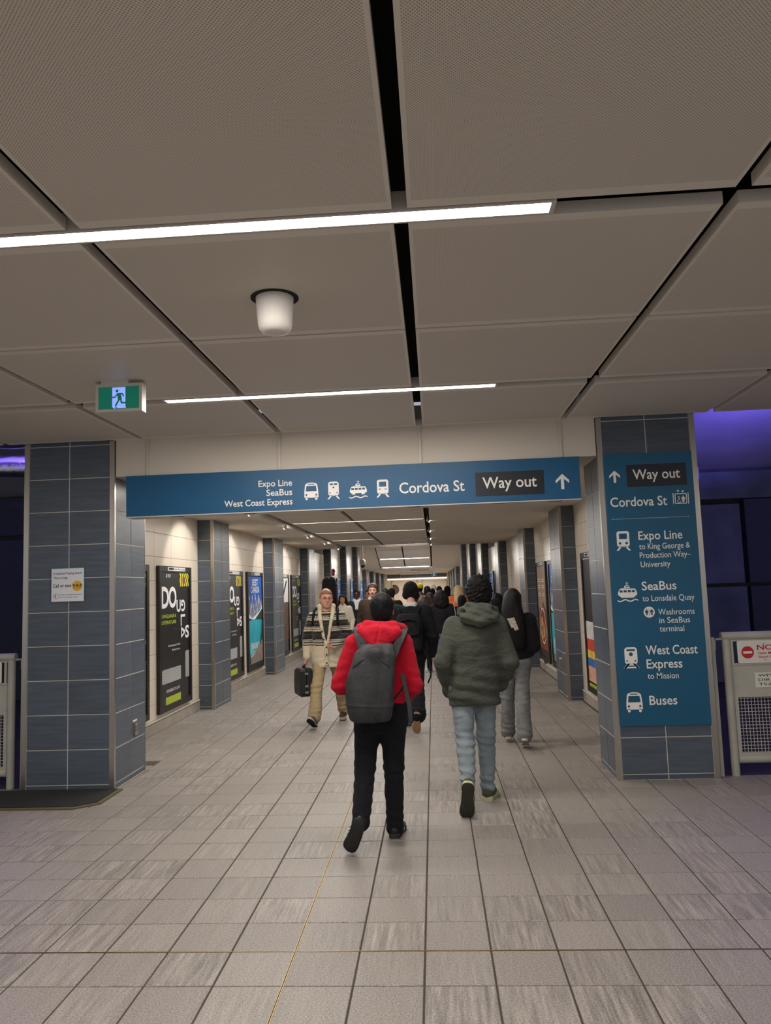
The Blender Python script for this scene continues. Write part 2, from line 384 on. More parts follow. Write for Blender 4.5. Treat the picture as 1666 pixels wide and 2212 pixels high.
def luminaire(x0, x1, yc, z, label, group=None, w=.1, power=None, on=True, M=None, emit_mat=None, name='strip_light'):
    r = empty(name, ((x0 + x1) / 2, yc, z)); tag(r, label, 'light', group)
    h = MB(); h.box(x0, x1, yc - w / 2, yc - w / 2 + .012, z - .004, z + .06); h.box(x0, x1, yc + w / 2 - .012, yc + w / 2, z - .004, z + .06); h.box(x0, x1, yc - w / 2, yc + w / 2, z + .06, z + .075)
    h.build('housing', M_HOUS, r)
    for sx in (x0, x1 - .018): boxobj('end_cap', M_HOUS, r, sx, sx + .018, yc - w / 2 - .002, yc + w / 2 + .002, z - .006, z + .06)
    xm = (x0 + x1) / 2
    for a, b_ in ((x0 + .018, xm), (xm, x1 - .018)):
        lm = MB()   # lens with two shallow ribs
        yy = [yc - w / 2 + .012, yc - .006, yc, yc + .006, yc + w / 2 - .012]; zz = [z + .004, z + .001, z + .006, z + .001, z + .004]
        for k in range(4): lm.poly([(a, yy[k], zz[k]), (a, yy[k + 1], zz[k + 1]), (b_, yy[k + 1], zz[k + 1]), (b_, yy[k], zz[k])])
        lm.build('lens', emit_mat or M_LENS, r)
    if power: area_lamp('lamp', r, (xm, yc, z - .012), x1 - x0 - .05, w - .03, power)
    return r
for y, lab in ((2.77, 'bright white ceiling strip light nearest the domed ceiling fixture'), (5.334, 'slim white ceiling strip light beside the running-man exit sign')):
    luminaire(-1.93, .518, y, CEIL, lab, power=LAMP_HALL)
for y, o_ in ((.215, 'first'), (-2.35, 'second')): luminaire(-1.93, .518, y, CEIL, 'white strip light over the entrance hall, %s one away from the domed fixture' % o_, power=LAMP_HALL)
for x, o_ in ((-7.1, 'help notice'), (3.1, 'tall blue board')): luminaire(x, x + 2.45, .215, CEIL, 'white strip light over the hall side before the %s pillar' % o_, power=LAMP_HALL)

# fascia over the passage mouth
trim = boxobj('trim_1', M_WHITE, None, -2.868, 1.486, 6.66, 6.74, SOF, CEIL + .2); tag(trim, 'off-white panelled fascia above the long blue sign', 'trim', kind='structure')
MUL = [-2.868, -2.556, -1.34, -.072, 1.168, 1.486]
for a, b_ in zip(MUL, MUL[1:]): boxobj('fascia_panel', M_WHITE, trim, a + .012, b_ - .012, 6.64, 6.66, SOF + .002, CEIL + .19)
for x in MUL[1:-1]: boxobj('mullion', mat('pale_mullion', (200, 192, 180), .4), trim, x - .012, x + .012, 6.625, 6.66, SOF + .001, CEIL + .19)
boxobj('edge_trim', M_PANEL, trim, -2.868, 1.486, 6.606, 6.64, CEIL + .002, CEIL + .06)

# ------------------------------------------------------------------ tiled pillars
ORD = ['', 'first', 'second', 'third', 'fourth', 'fifth', 'sixth', 'seventh', 'eighth', 'ninth', 'tenth']
_tc = {}
def tile_on(parent, board_o, u, n, w, h, m, name='tile', t=.006, c=.0015):
    key = (round(w, 4), round(h, 4), tuple(u), tuple(n), m.name)
    if key not in _tc:
        b = MB(); U, Nn, V = Vector(u), Vector(n), Vector((0, 0, 1))
        P = lambda x, y, d: U * x + V * y + Nn * d
        o = [(0, 0), (w, 0), (w, h), (0, h)]; ii = [(c, c), (w - c, c), (w - c, h - c), (c, h - c)]
        s = 1 if U.cross(V).dot(Nn) > 0 else -1
        def f(q): b.poly(q if s > 0 else q[::-1])
        f([P(*q, t) for q in ii])
        for k in range(4):
            k2 = (k + 1) % 4; f([P(*o[k], t - c), P(*o[k2], t - c), P(*ii[k2], t), P(*ii[k], t)]); f([P(*o[k], 0), P(*o[k2], 0), P(*o[k2], t - c), P(*o[k], t - c)])
        _tc[key] = b.mesh(name, m)
    return link(name, _tc[key], parent, Vector(board_o) - wloc(parent))
def rows_between(z0, z1, g=.007):
    zs = [z0] + [ROW0 + ROWP * k for k in range(0, 12) if z0 + .02 < ROW0 + ROWP * k < z1 - .02] + [z1]
    return [(a + g / 2, b_ - g / 2) for a, b_ in zip(zs, zs[1:])]
def pillar(x0, x1, y0, y1, ztop, label, sides, ncols_front, trim_w=.04, group=None, skip=None):
    r = empty('tiled_pillar', ((x0 + x1) / 2, (y0 + y1) / 2, 0)); tag(r, label, 'pillar', group)
    boxobj('core', M_LGROUT, r, x0 + .001, x1 - .001, y0 + .001, y1 - .002, 0, ztop)
    g = .008
    def face(o, u, n, wid, cols):
        cw = wid / cols
        for c in range(cols):
            for (a, b_) in rows_between(0, ztop):
                if skip and skip(n, c, a): continue
                tile_on(r, Vector(o) + Vector(u) * (c * cw + g / 2) + Vector((0, 0, a)), u, n, cw - g, b_ - a, M_SLATE)
    tl = trim_w if 'l' in sides or ncols_front else .0
    lt = trim_w if ('l' in sides) else 0; rt_ = trim_w if ('r' in sides) else 0
    face((x0 + lt, y0 + .004, 0), (1, 0, 0), (0, -1, 0), x1 - x0 - lt - rt_, ncols_front)
    sd = .03
    if 'l' in sides: face((x0 + .004, y1, 0), (0, -1, 0), (-1, 0, 0), y1 - y0 - sd, 2)
    if 'r' in sides: face((x1 - .004, y0 + sd, 0), (0, 1, 0), (1, 0, 0), y1 - y0 - sd, 2)
    for s, x in (('l', x0), ('r', x1)):
        if s in sides:
            d = 1 if s == 'l' else -1; b = MB()
            b.box(min(x - d * .006, x + d * trim_w), max(x - d * .006, x + d * trim_w), y0 - .006, y0 + .004, 0, ztop)
            b.box(min(x - d * .006, x + d * .004), max(x - d * .006, x + d * .004), y0 + .004, y0 + sd - .003, 0, ztop)
            b.build('corner_trim', M_STEEL, r)
            boxobj('corner_trim', M_STEEL, r, min(x - d * .004, x + d * .004), max(x - d * .004, x + d * .004), y1 - .004, y1 + .008, 0, ztop)
    return r
pL = pillar(-3.705, -2.868, 6.63, 7.35, CEIL + .15, 'wide slate-tiled pillar carrying the small distress help notice', 'lr', 2)
pR = pillar(1.486, 2.324, 6.63, 7.24, CEIL + .15, 'wide slate-tiled pillar carrying the tall blue way-out board', 'lr', 2)
for k in range(1, 11):
    y0 = PIL_Y[k]; zt = SOF if k <= 3 else (3.46 if k <= 6 else 2.55); d = .88
    pillar(LW + .0, -3.24, y0, y0 + d, zt, 'narrow slate-tiled pillar on the same side as the help notice pillar, %s one behind it' % ORD[k], 'r', 1, .035, 'pillars down the corridor')
    xi = rx_in(y0); pillar(xi, xi + .22, y0, y0 + d, zt, 'narrow slate-tiled pillar on the same side as the tall blue board pillar, %s one behind it' % ORD[k], 'l', 1, .035, 'pillars down the corridor')

# ------------------------------------------------------------------ corridor walls
wl = MB(); wl.box(-3.8, LW - .008, 7.3, 54.6, 0, 3.6); wall_left = wl.build('wall_left', M_WGROUT); tag(wall_left, 'cream-tiled corridor wall behind the black college posters', 'wall', kind='structure')
wr = MB()
ys = [7.2, 15.6, 37, 54.6]
for a, b_ in zip(ys, ys[1:]):
    xa, xb = rx_in(a) + .228, rx_in(b_) + .228
    wr.prism([(xa, a, 0), (xa, a, 3.6), (xb, b_, 3.6), (xb, b_, 0)], (.34, 0, 0))
wall_right = wr.build('wall_right', M_WGROUT); tag(wall_right, 'cream-tiled corridor wall behind the brown food poster', 'wall', kind='structure')
def wall_tiles(parent, side):
    objs = []
    for k in range(0, 11):
        ya = (7.36 if side < 0 else 7.25) if k == 0 else PIL_Y[k] + .885
        yb_ = PIL_Y[k + 1] - .004 if k < 10 else 54.4
        zt = SOF if k <= 3 else (3.46 if k <= 6 else 2.55)
        if k == 3: zt = SOF
        ys = [ya] + [9.21 + .61 * q for q in range(-4, 80) if ya + .03 < 9.21 + .61 * q < yb_ - .03] + [yb_]
        zs = [ROW0 + ROWP * q for q in range(0, 12)]; zs = [.158] + [z for z in zs if .2 < z < zt - .02] + [zt]
        for a, b_ in zip(ys, ys[1:]):
            for c, d in zip(zs, zs[1:]): objs.append((a, b_, c, d))
    stuff = MB()
    for n, (a, b_, c, d) in enumerate(objs):
        g = .004
        if side < 0:
            if n < 300: tile_on(parent, (LW - .008, a + g / 2, c + g / 2), (0, 1, 0), (1, 0, 0), b_ - a - g, d - c - g, M_WALLT, 'wall_tile', .008)
            else: stuff.box(LW - .009, LW, a + g / 2, b_ - g / 2, c + g / 2, d - g / 2)
        else:
            xa, xb = rx_in(a) + .22, rx_in(b_) + .22
            if n < 300:
                w = MB(); w.prism([(xa, a + g / 2, c + g / 2), (xa, a + g / 2, d - g / 2), (xb, b_ - g / 2, d - g / 2), (xb, b_ - g / 2, c + g / 2)], (.009, 0, 0)); w.build('wall_tile', M_WALLT, parent)
            else: stuff.prism([(xa, a + g / 2, c + g / 2), (xa, a + g / 2, d - g / 2), (xb, b_ - g / 2, d - g / 2), (xb, b_ - g / 2, c + g / 2)], (.009, 0, 0))
    tag(stuff.build('wall_tiles', M_WALLT, parent), kind='stuff')
wall_tiles(wall_left, -1); wall_tiles(wall_right, 1)
bl = MB(); bl.box(LW - .002, LW + .012, 7.36, 54.4, 0, .142); bb = bl.build('baseboard_left', M_CONC); tag(bb, 'concrete plinth along the foot of the poster wall', 'baseboard', kind='structure')
boxobj('ledge_strip', M_HOUS, bb, LW - .001, LW + .022, 7.36, 54.4, .142, .156)
br = MB(); bs = MB()
for a, b_ in zip(ys, ys[1:]):
    xa, xb = rx_in(a) + .222, rx_in(b_) + .222
    br.prism([(xa - .014, a, 0), (xa - .014, a, .142), (xb - .014, b_, .142), (xb - .014, b_, 0)], (.014, 0, 0))
    bs.prism([(xa - .024, a, .142), (xa - .024, a, .156), (xb - .024, b_, .156), (xb - .024, b_, .142)], (.024, 0, 0))
bb2 = br.build('baseboard_right', M_CONC); tag(bb2, 'concrete plinth along the foot of the food poster wall', 'baseboard', kind='structure'); bs.build('ledge_strip', M_HOUS, bb2)

# ------------------------------------------------------------------ corridor ceiling
XG = -.071; XM = -1.34; XT = -2.47; YE = 20.55
c2 = MB(); c2.box(-3.7, 2.3, 6.74, 21, 3.02, 3.12); c2.box(-3.8, 2.6, 20.6, 34, 3.46, 3.56); c2.box(-3.8, 2.6, 33, 54.6, 3.56, 3.66)
corr = c2.build('ceiling_corridor', M_VOID); tag(corr, 'lower corridor ceiling with plain soffits and a recessed strip-lit tray', 'ceiling', kind='structure')
# left soffit with a wavy edge, right soffit straight
ed = []
n = 64
for i in range(n + 1):
    y = 6.74 + (YE - 6.74) * i / n; ph = (y - 12.55) / 2.45 * 2 * math.pi
    ed.append((XT - .03 - .035 * math.cos(ph), y))
s = MB(); wedge = MB(); s.poly([(-3.7, 6.74, SOF)] + [(-3.7, YE, SOF)] + [(x, y, SOF) for x, y in ed[::-1]])
for (x0, y0), (x1, y1) in zip(ed, ed[1:]): wedge.poly([(x0, y0, SOF), (x1, y1, SOF), (x1 + .05, y1, TRAY + .09), (x0 + .05, y0, TRAY + .09)])
s.poly([(-3.8, YE, SOF), (-3.8, YE, 3.5), (ed[-1][0], YE, 3.5), (ed[-1][0], YE, SOF)])
so = s.build('soffit', M_WHITE, corr); wedge.build('wavy_edge', mat('edge_paint', (150, 140, 128), .6), corr, smooth=True)
s = MB(); s.box(XG + .045, 2.3, 6.74, YE, SOF, SOF + .2); s.box(XG + .045, 2.3, YE - .02, YE, SOF, 3.44); s.build('soffit', M_WHITE, corr)
ty = [6.74, 7.882, 9.156, 10.43, 11.704, 12.978, 14.252, 15.526, 16.8, 18.074, 19.348, 20.55]
twide = {7.882, 10.43, 12.978, 15.526, 18.074}
for a, b_ in zip(ty, ty[1:]):
    ga = .035 if a in twide else .01; gb = .035 if b_ in twide else .01
    for x0, x1 in ((XT + .03, XM - .035), (XM + .035, XG - .04)):
        panel_mesh(x0, x1, a + ga, b_ - gb, TRAY, ey=.03).build('ceiling_panel', [M_PANEL, M_PERF], corr)
boxobj('tray_end', M_PANEL, corr, XT - .03, XG + .045, YE - .01, YE + .01, TRAY - .01, 3.44)
boxobj('gap_channel', M_VOID, corr, XG - .03, XG + .045, 6.74, YE, TRAY + .12, TRAY + .13)
for y, x0, x1, lab in ((7.882, -2.42, -.12, 'strip light in the corridor ceiling tray hidden behind the long blue sign'), (10.43, -2.42, -.12, 'first strip light of the corridor ceiling tray behind the long blue sign'), (12.978, -2.42, -.12, 'second strip light of the corridor ceiling tray behind the long blue sign'), (15.526, -2.42, -.12, 'third strip light of the corridor ceiling tray behind the long blue sign'), (18.074, -2.42, -1.37, 'short strip light in the half of the corridor tray beside the wavy soffit'), (20.48, -1.3, -.12, 'short strip light along the far end edge of the corridor tray')):
    luminaire(x0, x1, y, TRAY - (.012 if y > 20 else 0), lab, w=.055, power=LAMP_TRAY * (x1 - x0) / 2.3)
def spot(x, y, z, tgt, label, group, power=9, angle=70):
    r = empty('spotlight', (x, y, z)); tag(r, label, 'spotlight', group)
    d = (Vector(tgt) - Vector((x, y, z))).normalized()
    b = MB(); p = Vector((x, y, z)); b.tube([p - d * .03, p - d * .02, p + d * .012, p + d * .03], [.01, .02, .024, .024], 12); b.build('can', M_HOUS, r, angle=40)
    l = MB(); l.tube([p + d * .0305, p + d * .034], .02, 12); l.build('lamp_face', mat('spot_face', (255, 240, 215), .4, emit=25), r)
    b = MB(); b.tube([p - d * .025, (x, y, z + .07)], .006, 6); b.build('bracket', M_HOUS, r)
    spot_lamp('lamp', r, p + d * .06, tgt, power, angle, .35)
for k, y in enumerate((7.7, 10.15, 12.6, 15.0, 17.4, 19.95)):
    spot(-2.47, y, SOF - .02, (LW, y + .1, 1.95), 'small spotlight on the wavy soffit edge, %s one in from the long blue sign' % ORD[k + 1], 'spotlights on the wavy soffit edge', 34, 78)
    spot(-.05, y, SOF - .0, (RW, y + .1, 1.5), 'small spotlight in the dark straight ceiling gap, %s one in from the long blue sign' % ORD[k + 1], 'spotlights in the straight ceiling gap', 24, 62)
# high middle stretch, sloping bulkhead and second soffit
S0, S1 = (33.5, 3.45), (36.9, 2.55)
def slope(y): return S0[1] + (S1[1] - S0[1]) * (y - S0[0]) / (S1[0] - S0[0])
s = MB()
s.poly([(-3.8, 20.5, 3.45), (-3.8, 33.5, 3.45), (2.6, 33.5, 3.45), (2.6, 20.5, 3.45)])
for xa, xb in ((-3.8, -2.56), (XG + .05, 2.4)): s.poly([(xa, *S0), (xa, *S1), (xb, *S1), (xb, *S0)])
s.poly([(-3.8, *S1), (-3.8, 54.5, 2.55), (2.4, 54.5, 2.55), (2.4, *S1)])
s.build('soffit', M_WHITE, corr)
boxobj('gap_channel', M_VOID, corr, -2.6, XG + .06, 33.4, 37, 3.5, 3.52)
pt = [33.52, 33.93, 35.25, 36.62, 36.88]
for a, b_ in zip(pt, pt[1:]):
    for x0, x1 in ((-2.52, XM - .03), (XM + .03, XG - .02)):
        b = MB(); b.prism([(x0, a + .02, slope(a + .02)), (x0, b_ - .02, slope(b_ - .02)), (x1, b_ - .02, slope(b_ - .02)), (x1, a + .02, slope(a + .02))], (0, 0, .04)); b.build('ceiling_panel', M_PANEL, corr)
vs = MB(); vs.poly([(-2.6, 33.5, 3.5), (-2.6, 36.9, 2.6), (0, 36.9, 2.6), (0, 33.5, 3.5)]); vs.build('gap_channel', M_VOID, corr)
def sloped_light(y, lab, w=.07):
    r = empty('strip_light', (-1.3, y, slope(y))); tag(r, lab, 'light')
    z0, z1 = slope(y - w / 2), slope(y + w / 2)
    b = MB(); b.prism([(-2.45, y - w / 2, z0 - .012), (-2.45, y + w / 2, z1 - .012), (-.14, y + w / 2, z1 - .012), (-.14, y - w / 2, z0 - .012)], (0, 0, .05)); b.build('housing', M_HOUS, r)
    for a, c in ((-2.43, -1.3), (-1.3, -.16)):
        b = MB(); b.prism([(a, y - w / 2 + .006, z0 - .016), (a, y + w / 2 - .006, z1 - .016), (c, y + w / 2 - .006, z1 - .016), (c, y - w / 2 + .006, z0 - .016)], (0, 0, .004)); b.build('lens', M_LENS, r)
    area_lamp('lamp', r, (-1.3, y, slope(y) - .05), 2.2, .06, 40, rot=(math.radians(-20), 0, 0))
sloped_light(35.25, 'upper strip light on the sloping ceiling bulkhead far down the corridor')
sloped_light(36.62, 'lower strip light on the sloping ceiling bulkhead far down the corridor')
for k_, (y, x0, x1) in enumerate(((40.5, -1.2, -.2), (44.5, -.9, -.1), (48.5, -2.2, -.1), (52, -2.2, -.1))):
    luminaire(x0, x1, y, 2.474, 'small strip light on the low far ceiling, %s one past the sloping bulkhead' % ORD[k_ + 1], 'strip lights of the far low ceiling', w=.09, power=55)
for x, yy_ in ((-1.2, 24.5), (-1.2, 30)): luminaire(x - .6, x + .6, yy_, 3.37, 'strip light in the raised middle ceiling, the one nearer the %s' % ('tray end' if yy_ < 26 else 'sloping bulkhead'), 'strip lights of the raised ceiling', w=.1, power=45)

# end wall
wb = boxobj('wall_end', mat('end_wall_paint', (214, 200, 182), .6), None, -3.8, 2.4, 54.4, 54.7, 0, 2.56); tag(wb, 'pale wall closing the far end of the corridor', 'wall', kind='structure')
for a, b_ in ((-3.3, -2.35), (-2.33, -1.2), (-1.18, -.05), (-.03, .95)): boxobj('tile_band', M_SLATE, wb, a, b_, 54.36, 54.41, 2.27, 2.53)
boxobj('light_rail', mat('far_rail', (255, 246, 230), .5, emit=.7), wb, -3.3, .98, 54.3, 54.4, 2.16, 2.24)
dm = mat('far_panel', (228, 214, 196), .5)
for x0, x1 in ((-2.95, -1.2), (-.74, .9)):
    b = MB(); b.box(x0, x1, 54.32, 54.39, 0, 2.0); b.build('wall_panel', dm, wb)
    f = MB(); f.box(x0 - .06, x0, 54.3, 54.39, 0, 2.06); f.box(x1, x1 + .06, 54.3, 54.39, 0, 2.06); f.box(x0 - .06, x1 + .06, 54.3, 54.39, 2.0, 2.06); f.build('panel_frame', M_HOUS, wb)
fb = Board((-2.95, 54.32, 0), (1, 0, 0), (0, -1, 0))
b = MB(); fb.circ(b, .12, 1.45, .36, .004, 24); 
b.v = [(max(v[0], -2.94), v[1], v[2]) for v in b.v]; b.build('round_emblem', mat('far_maroon', (96, 72, 66), .6), wb)
b = MB(); fb.text(b, 'M', .72, 1.2, .35, d=.004, bold=.03); b.build('lettering', mat('far_maroon', (96, 72, 66)), wb)

# ------------------------------------------------------------------ dark track halls either side
M_TFLOOR = mat('track_floor', (58, 54, 52), .9, noise=.3, nscale=2, obj_coords=False)
f2 = MB(); f2.box(-14, LW - .33, 7.1, 16, -.12, -.02); f2.box(2.45, 14, 7.0, 16, -.12, -.02); tag(f2.build('floor_track', M_TFLOOR), 'dark concrete floor behind the gates', 'floor', kind='structure')
for nm, x0, x1, lab in (('wall_track_left', -14, LW - .33, 'dark concrete wall behind the gate by the help notice pillar'), ('wall_track_right', 2.45, 14, 'dark concrete wall behind the no-entry gate')):
    w = boxobj(nm, M_DCONC, None, x0, x1, 12.6, 12.9, -.1, 5.2); tag(w, lab, 'wall', kind='structure')
    if x0 > 0:
        for a, b_, z0, z1 in ((4.3, 4.98, 1.56, 2.83), (4.3, 5.0, .0, 1.5), (5.06, 9, 1.56, 2.9), (5.06, 9, 0, 1.5), (4.3, 9, 2.92, 3.36)):
            boxobj('concrete_panel', mat('tunnel_panel_%d' % (a < 5), (92, 98, 104) if a < 5 and z1 < 2.9 else (58, 62, 70), .85, noise=.25, nscale=2, obj_coords=False), w, a, b_, 12.42, 12.62, z0, z1)
    else:
        for a, b_, z0, z1 in ((-7.6, -3.9, 0, 2.7), (-7.6, -3.9, 2.78, 3.42)): boxobj('concrete_panel', mat('tunnel_panel_0', (58, 62, 70), .85), w, a, b_, 12.42, 12.62, z0, z1)
M_BLUEC = mat('pale_concrete', (150, 150, 156), .85, noise=.12, nscale=1.5, obj_coords=False)
t = MB()
for s_, x0, x1 in ((1, 2.45, 14), (-1, -14, LW - .33)):
    t.poly([(x0, 6.75, 4.5), (x0, 8.6, 4.5), (x1, 8.6, 4.5), (x1, 6.75, 4.5)])
    t.poly([(x0, 8.6, 4.5), (x0, 12.6, 3.44), (x1, 12.6, 3.44), (x1, 8.6, 4.5)])
    t.box(x0, x1, 6.62, 6.75, CEIL + .1, 4.5)
tc_ = t.build('ceiling_track', M_BLUEC); tag(tc_, 'pale concrete ceiling over the dark track halls', 'ceiling', kind='structure')
def blue_lamp(x, y, z, lab):
    r = empty('blue_uplight', (x, y, z)); tag(r, lab, 'light')
    boxobj('housing', M_HOUS, r, x - .6, x + .6, y - .06, y + .06, z - .06, z)
    boxobj('lens', mat('blue_lens', (60, 70, 255), .4, emit=6), r, x - .57, x + .57, y - .045, y + .045, z, z + .01)
    boxobj('bracket', M_HOUS, r, x - .02, x + .02, 6.75, y - .05, z - .05, z - .01)
    area_lamp('lamp', r, (x, y + .03, z + .05), 1.1, .08, 110, (.2, .14, 1.0), rot=(math.radians(118), 0, 0), spread=math.radians(64))
blue_lamp(4.3, 6.97, 3.36, 'blue uplight behind the ceiling edge over the no-entry gate'); blue_lamp(-5.8, 6.97, 3.36, 'blue uplight behind the ceiling edge by the silver ducts')
# ------------------------------------------------------------------ signs
M_BLUE = mat('sign_blue', (18, 84, 126), .45, noise=.05, nscale=3)
M_BLUE_D = mat('sign_cut_blue', (18, 78, 118), .45)
M_TEAL = mat('board_blue', (8, 84, 118), .42, noise=.05, nscale=2.5)
M_TEAL_D = mat('board_cut_blue', (8, 76, 108), .45)
M_SIGNW = mat('sign_white', (236, 232, 224), .5)
M_SIGNK = mat('sign_black', (28, 30, 40), .45)
def icon_bus(B, w, k, cx, cy, h):
    s = h / 2; X = lambda x: cx + x * s; Y = lambda y: cy + y * s
    B.poly(w, [(X(-.8), Y(-.72)), (X(.8), Y(-.72)), (X(.8), Y(-.1)), (X(.7), Y(.75)), (X(.55), Y(.9)), (X(.2), Y(.99)), (X(-.2), Y(.99)), (X(-.55), Y(.9)), (X(-.7), Y(.75)), (X(-.8), Y(-.1))], .001)
    for a in (-.55, .55): B.rrect(w, X(a - .13), X(a + .13), Y(-1.0), Y(-.65), .06 * h, .001)
    B.poly(k, [(X(-.62), Y(.0)), (X(.62), Y(.0)), (X(.54), Y(.62)), (X(-.54), Y(.62))], .002)
    B.rect(k, X(-.36), X(.36), Y(.76), Y(.85), .002)
    for a in (-.56, .56): B.circ(k, X(a), Y(-.4), .11 * s, .002, 14)
def icon_train(B, w, k, cx, cy, h, wce=False):
    s = h / 2; X = lambda x: cx + x * s; Y = lambda y: cy + y * s
    B.rrect(w, X(-.6), X(.6), Y(-.62), Y(.98), .28 * s, .001)
    B.poly(w, [(X(-.32), Y(-.55)), (X(-.12), Y(-.55)), (X(-.52), Y(-1)), (X(-.72), Y(-1))], .001); B.poly(w, [(X(.12), Y(-.55)), (X(.32), Y(-.55)), (X(.72), Y(-1)), (X(.52), Y(-1))], .001)
    if wce:
        B.poly(w, [(X(-.4), Y(-.6)), (X(.4), Y(-.6)), (X(.76), Y(-1)), (X(-.76), Y(-1))], .001); B.rect(k, X(-.38), X(.38), Y(-.84), Y(-.74), .002)
        B.rrect(k, X(-.4), X(.4), Y(.62), Y(.8), .05 * s, .002)
    else:
        B.rrect(k, X(-.42), X(-.05), Y(.58), Y(.78), .04 * s, .002); B.rrect(k, X(.05), X(.42), Y(.58), Y(.78), .04 * s, .002)
    B.circ(k, X(0), Y(.32), (.18 if wce else .1) * s, .002, 16)
    for a in (-.4, .4): B.circ(k, X(a), Y(-.3), .08 * s, .002, 10)
def icon_metro(B, w, k, cx, cy, h, eyes=True):
    s = h / 2; X = lambda x: cx + x * s; Y = lambda y: cy + y * s
    B.rrect(w, X(-.64), X(.64), Y(-.6), Y(1), .24 * s, .001)
    B.poly(w, [(X(-.36), Y(-.55)), (X(-.14), Y(-.55)), (X(-.5), Y(-1)), (X(-.74), Y(-1))], .001); B.poly(w, [(X(.14), Y(-.55)), (X(.36), Y(-.55)), (X(.74), Y(-1)), (X(.5), Y(-1))], .001)
    B.rrect(k, X(-.4), X(.4), Y(.2), Y(.76), .06 * s, .002)
    for a in (-.33, .33):
        if eyes: B.circ(k, X(a), Y(-.24), .13 * s, .002, 14)
        else: B.rect(k, X(a - .13), X(a + .13), Y(-.12), Y(-.04), .002)
def icon_ferry(B, w, k, cx, cy, h, two=False):
    s = h / 2; X = lambda x: cx + x * s; Y = lambda y: cy + y * s
    B.poly(w, [(X(-.98), Y(-.3)), (X(-.94), Y(-.02)), (X(-.78), Y(.28)), (X(-.55), Y(.38)), (X(.82), Y(.3)), (X(.98), Y(-.05)), (X(1.0), Y(-.3)), (X(.6), Y(-.62)), (X(-.6), Y(-.62))], .001)
    B.poly(w, [(X(-.34), Y(.36)), (X(-.28), Y(.6)), (X(-.18), Y(.66)), (X(.2), Y(.64)), (X(.3), Y(.34))], .001)
    B.rect(w, X(-.03), X(.04), Y(.6), Y(1.0), .001); B.rect(w, X(-.14), X(.15), Y(.86), Y(.92), .001); B.rect(w, X(-.1), X(.1), Y(.74), Y(.79), .001)
    B.rect(k, X(-.16), X(.16), Y(.47), Y(.56), .002); B.rect(k, X(-.35), X(.35), Y(.3), Y(.335), .002)
    for i in range(4): B.rect(k, X(-.8 + i * .42), X(-.8 + i * .42 + .32), Y(-.06), Y(.16), .002)
    B.rect(k, X(-.38), X(.38), Y(-.7), Y(-.46), .002) if not two else None
    def wave(y0, t):
        n = 24; top = [(X(-1.05 + 2.1 * i / n), Y(y0 + .09 * math.sin(i / n * 4 * math.pi + math.pi))) for i in range(n + 1)]
        for a, b_ in zip(top, top[1:]): B.poly(w, [(a[0], a[1] - t * s), (b_[0], b_[1] - t * s), b_, a], .0025)
    wave(-.84, .13)
def icon_arrow(B, w, cx, cy, h):
    s = h / 2; X = lambda x: cx + x * s; Y = lambda y: cy + y * s
    B.rect(w, X(-.2), X(.2), Y(-1), Y(.55), .001)
    B.poly(w, [(X(0), Y(1)), (X(-.86), Y(.18)), (X(-.86), Y(-.22)), (X(0), Y(.52))], .0012); B.poly(w, [(X(0), Y(1)), (X(.86), Y(.18)), (X(.86), Y(-.22)), (X(0), Y(.52))], .0012)
def fig(B, w, cx, y0, h, skirt=False, d=.003):
    B.circ(w, cx, y0 + h * .91, h * .085, d, 12)
    if skirt: B.poly(w, [(cx - h * .1, y0 + h * .8), (cx + h * .1, y0 + h * .8), (cx + h * .22, y0 + h * .35), (cx - h * .22, y0 + h * .35)], d)
    else: B.rect(w, cx - h * .15, cx + h * .15, y0 + h * .42, y0 + h * .8, d)
    for sx in (-1, 1): B.rect(w, cx + sx * h * .08 - h * .06, cx + sx * h * .08 + h * .06, y0, y0 + h * .42, d)
    for sx in (-1, 1): B.rect(w, cx + sx * h * .21 - h * .04, cx + sx * h * .21 + h * .04, y0 + h * .45, y0 + h * .78, d)
# long overhead sign
YS = 6.612
sg = empty('overhead_sign', (-.71, 6.7, 2.77)); tag(sg, 'long blue overhead sign reading Cordova St and Way out', 'sign')
b = MB(); b.box(-2.748, 1.318, YS, 6.80, 2.396, 2.768); b.build('body', M_BLUE, sg)
b = MB(); b.box(-2.75, 1.32, YS - .002, 6.802, 2.388, 2.396); b.build('edge_rail', M_HOUS, sg)
for x in (-2.3, -1.62, -.9, -.15, .6, 1.1): boxobj('fixing_slot', M_VOID, sg, x - .06, x + .06, 6.66, 6.68, 2.386, 2.389)
B = Board((0, YS, 0), (1, 0, 0), (0, -1, 0))
w = MB()
for t_, x0, x1, y, c in (('Expo Line', -1.532, -1.227, 2.618, .058), ('SeaBus', -1.462, -1.227, 2.534, .058), ('West Coast Express', -1.845, -1.227, 2.449, .058), ('Cordova St', -.268, .308, 2.507, .098)):
    w = MB(); B.text(w, t_, x0, y, c, x1, bold=.012); w.build('lettering', M_SIGNW, sg)
for nm, fn, x, y, h in (('bus_pictogram', icon_bus, -1.055, 2.559, .158), ('train_pictogram', lambda *a: icon_train(*a), -.855, 2.56, .158), ('ferry_pictogram', icon_ferry, -.634, 2.56, .155), ('metro_pictogram', lambda *a: icon_metro(*a, eyes=False), -.415, 2.558, .158)):
    w, k = MB(), MB(); fn(B, w, k, x, y, h); o = w.build(nm, M_SIGNW, sg); k.build('cut_out', M_BLUE_D, o)
w = MB(); B.rect(w, .405, 1.005, 2.45, 2.662, .0008); wo = w.build('way_out_panel', M_SIGNK, sg)
w = MB(); B.text(w, 'Way out', .467, 2.52, .1, .94, d=.002, bold=.012); w.build('lettering', M_SIGNW, wo)
w = MB(); icon_arrow(B, w, 1.163, 2.552, .136); w.build('arrow', M_SIGNW, sg)
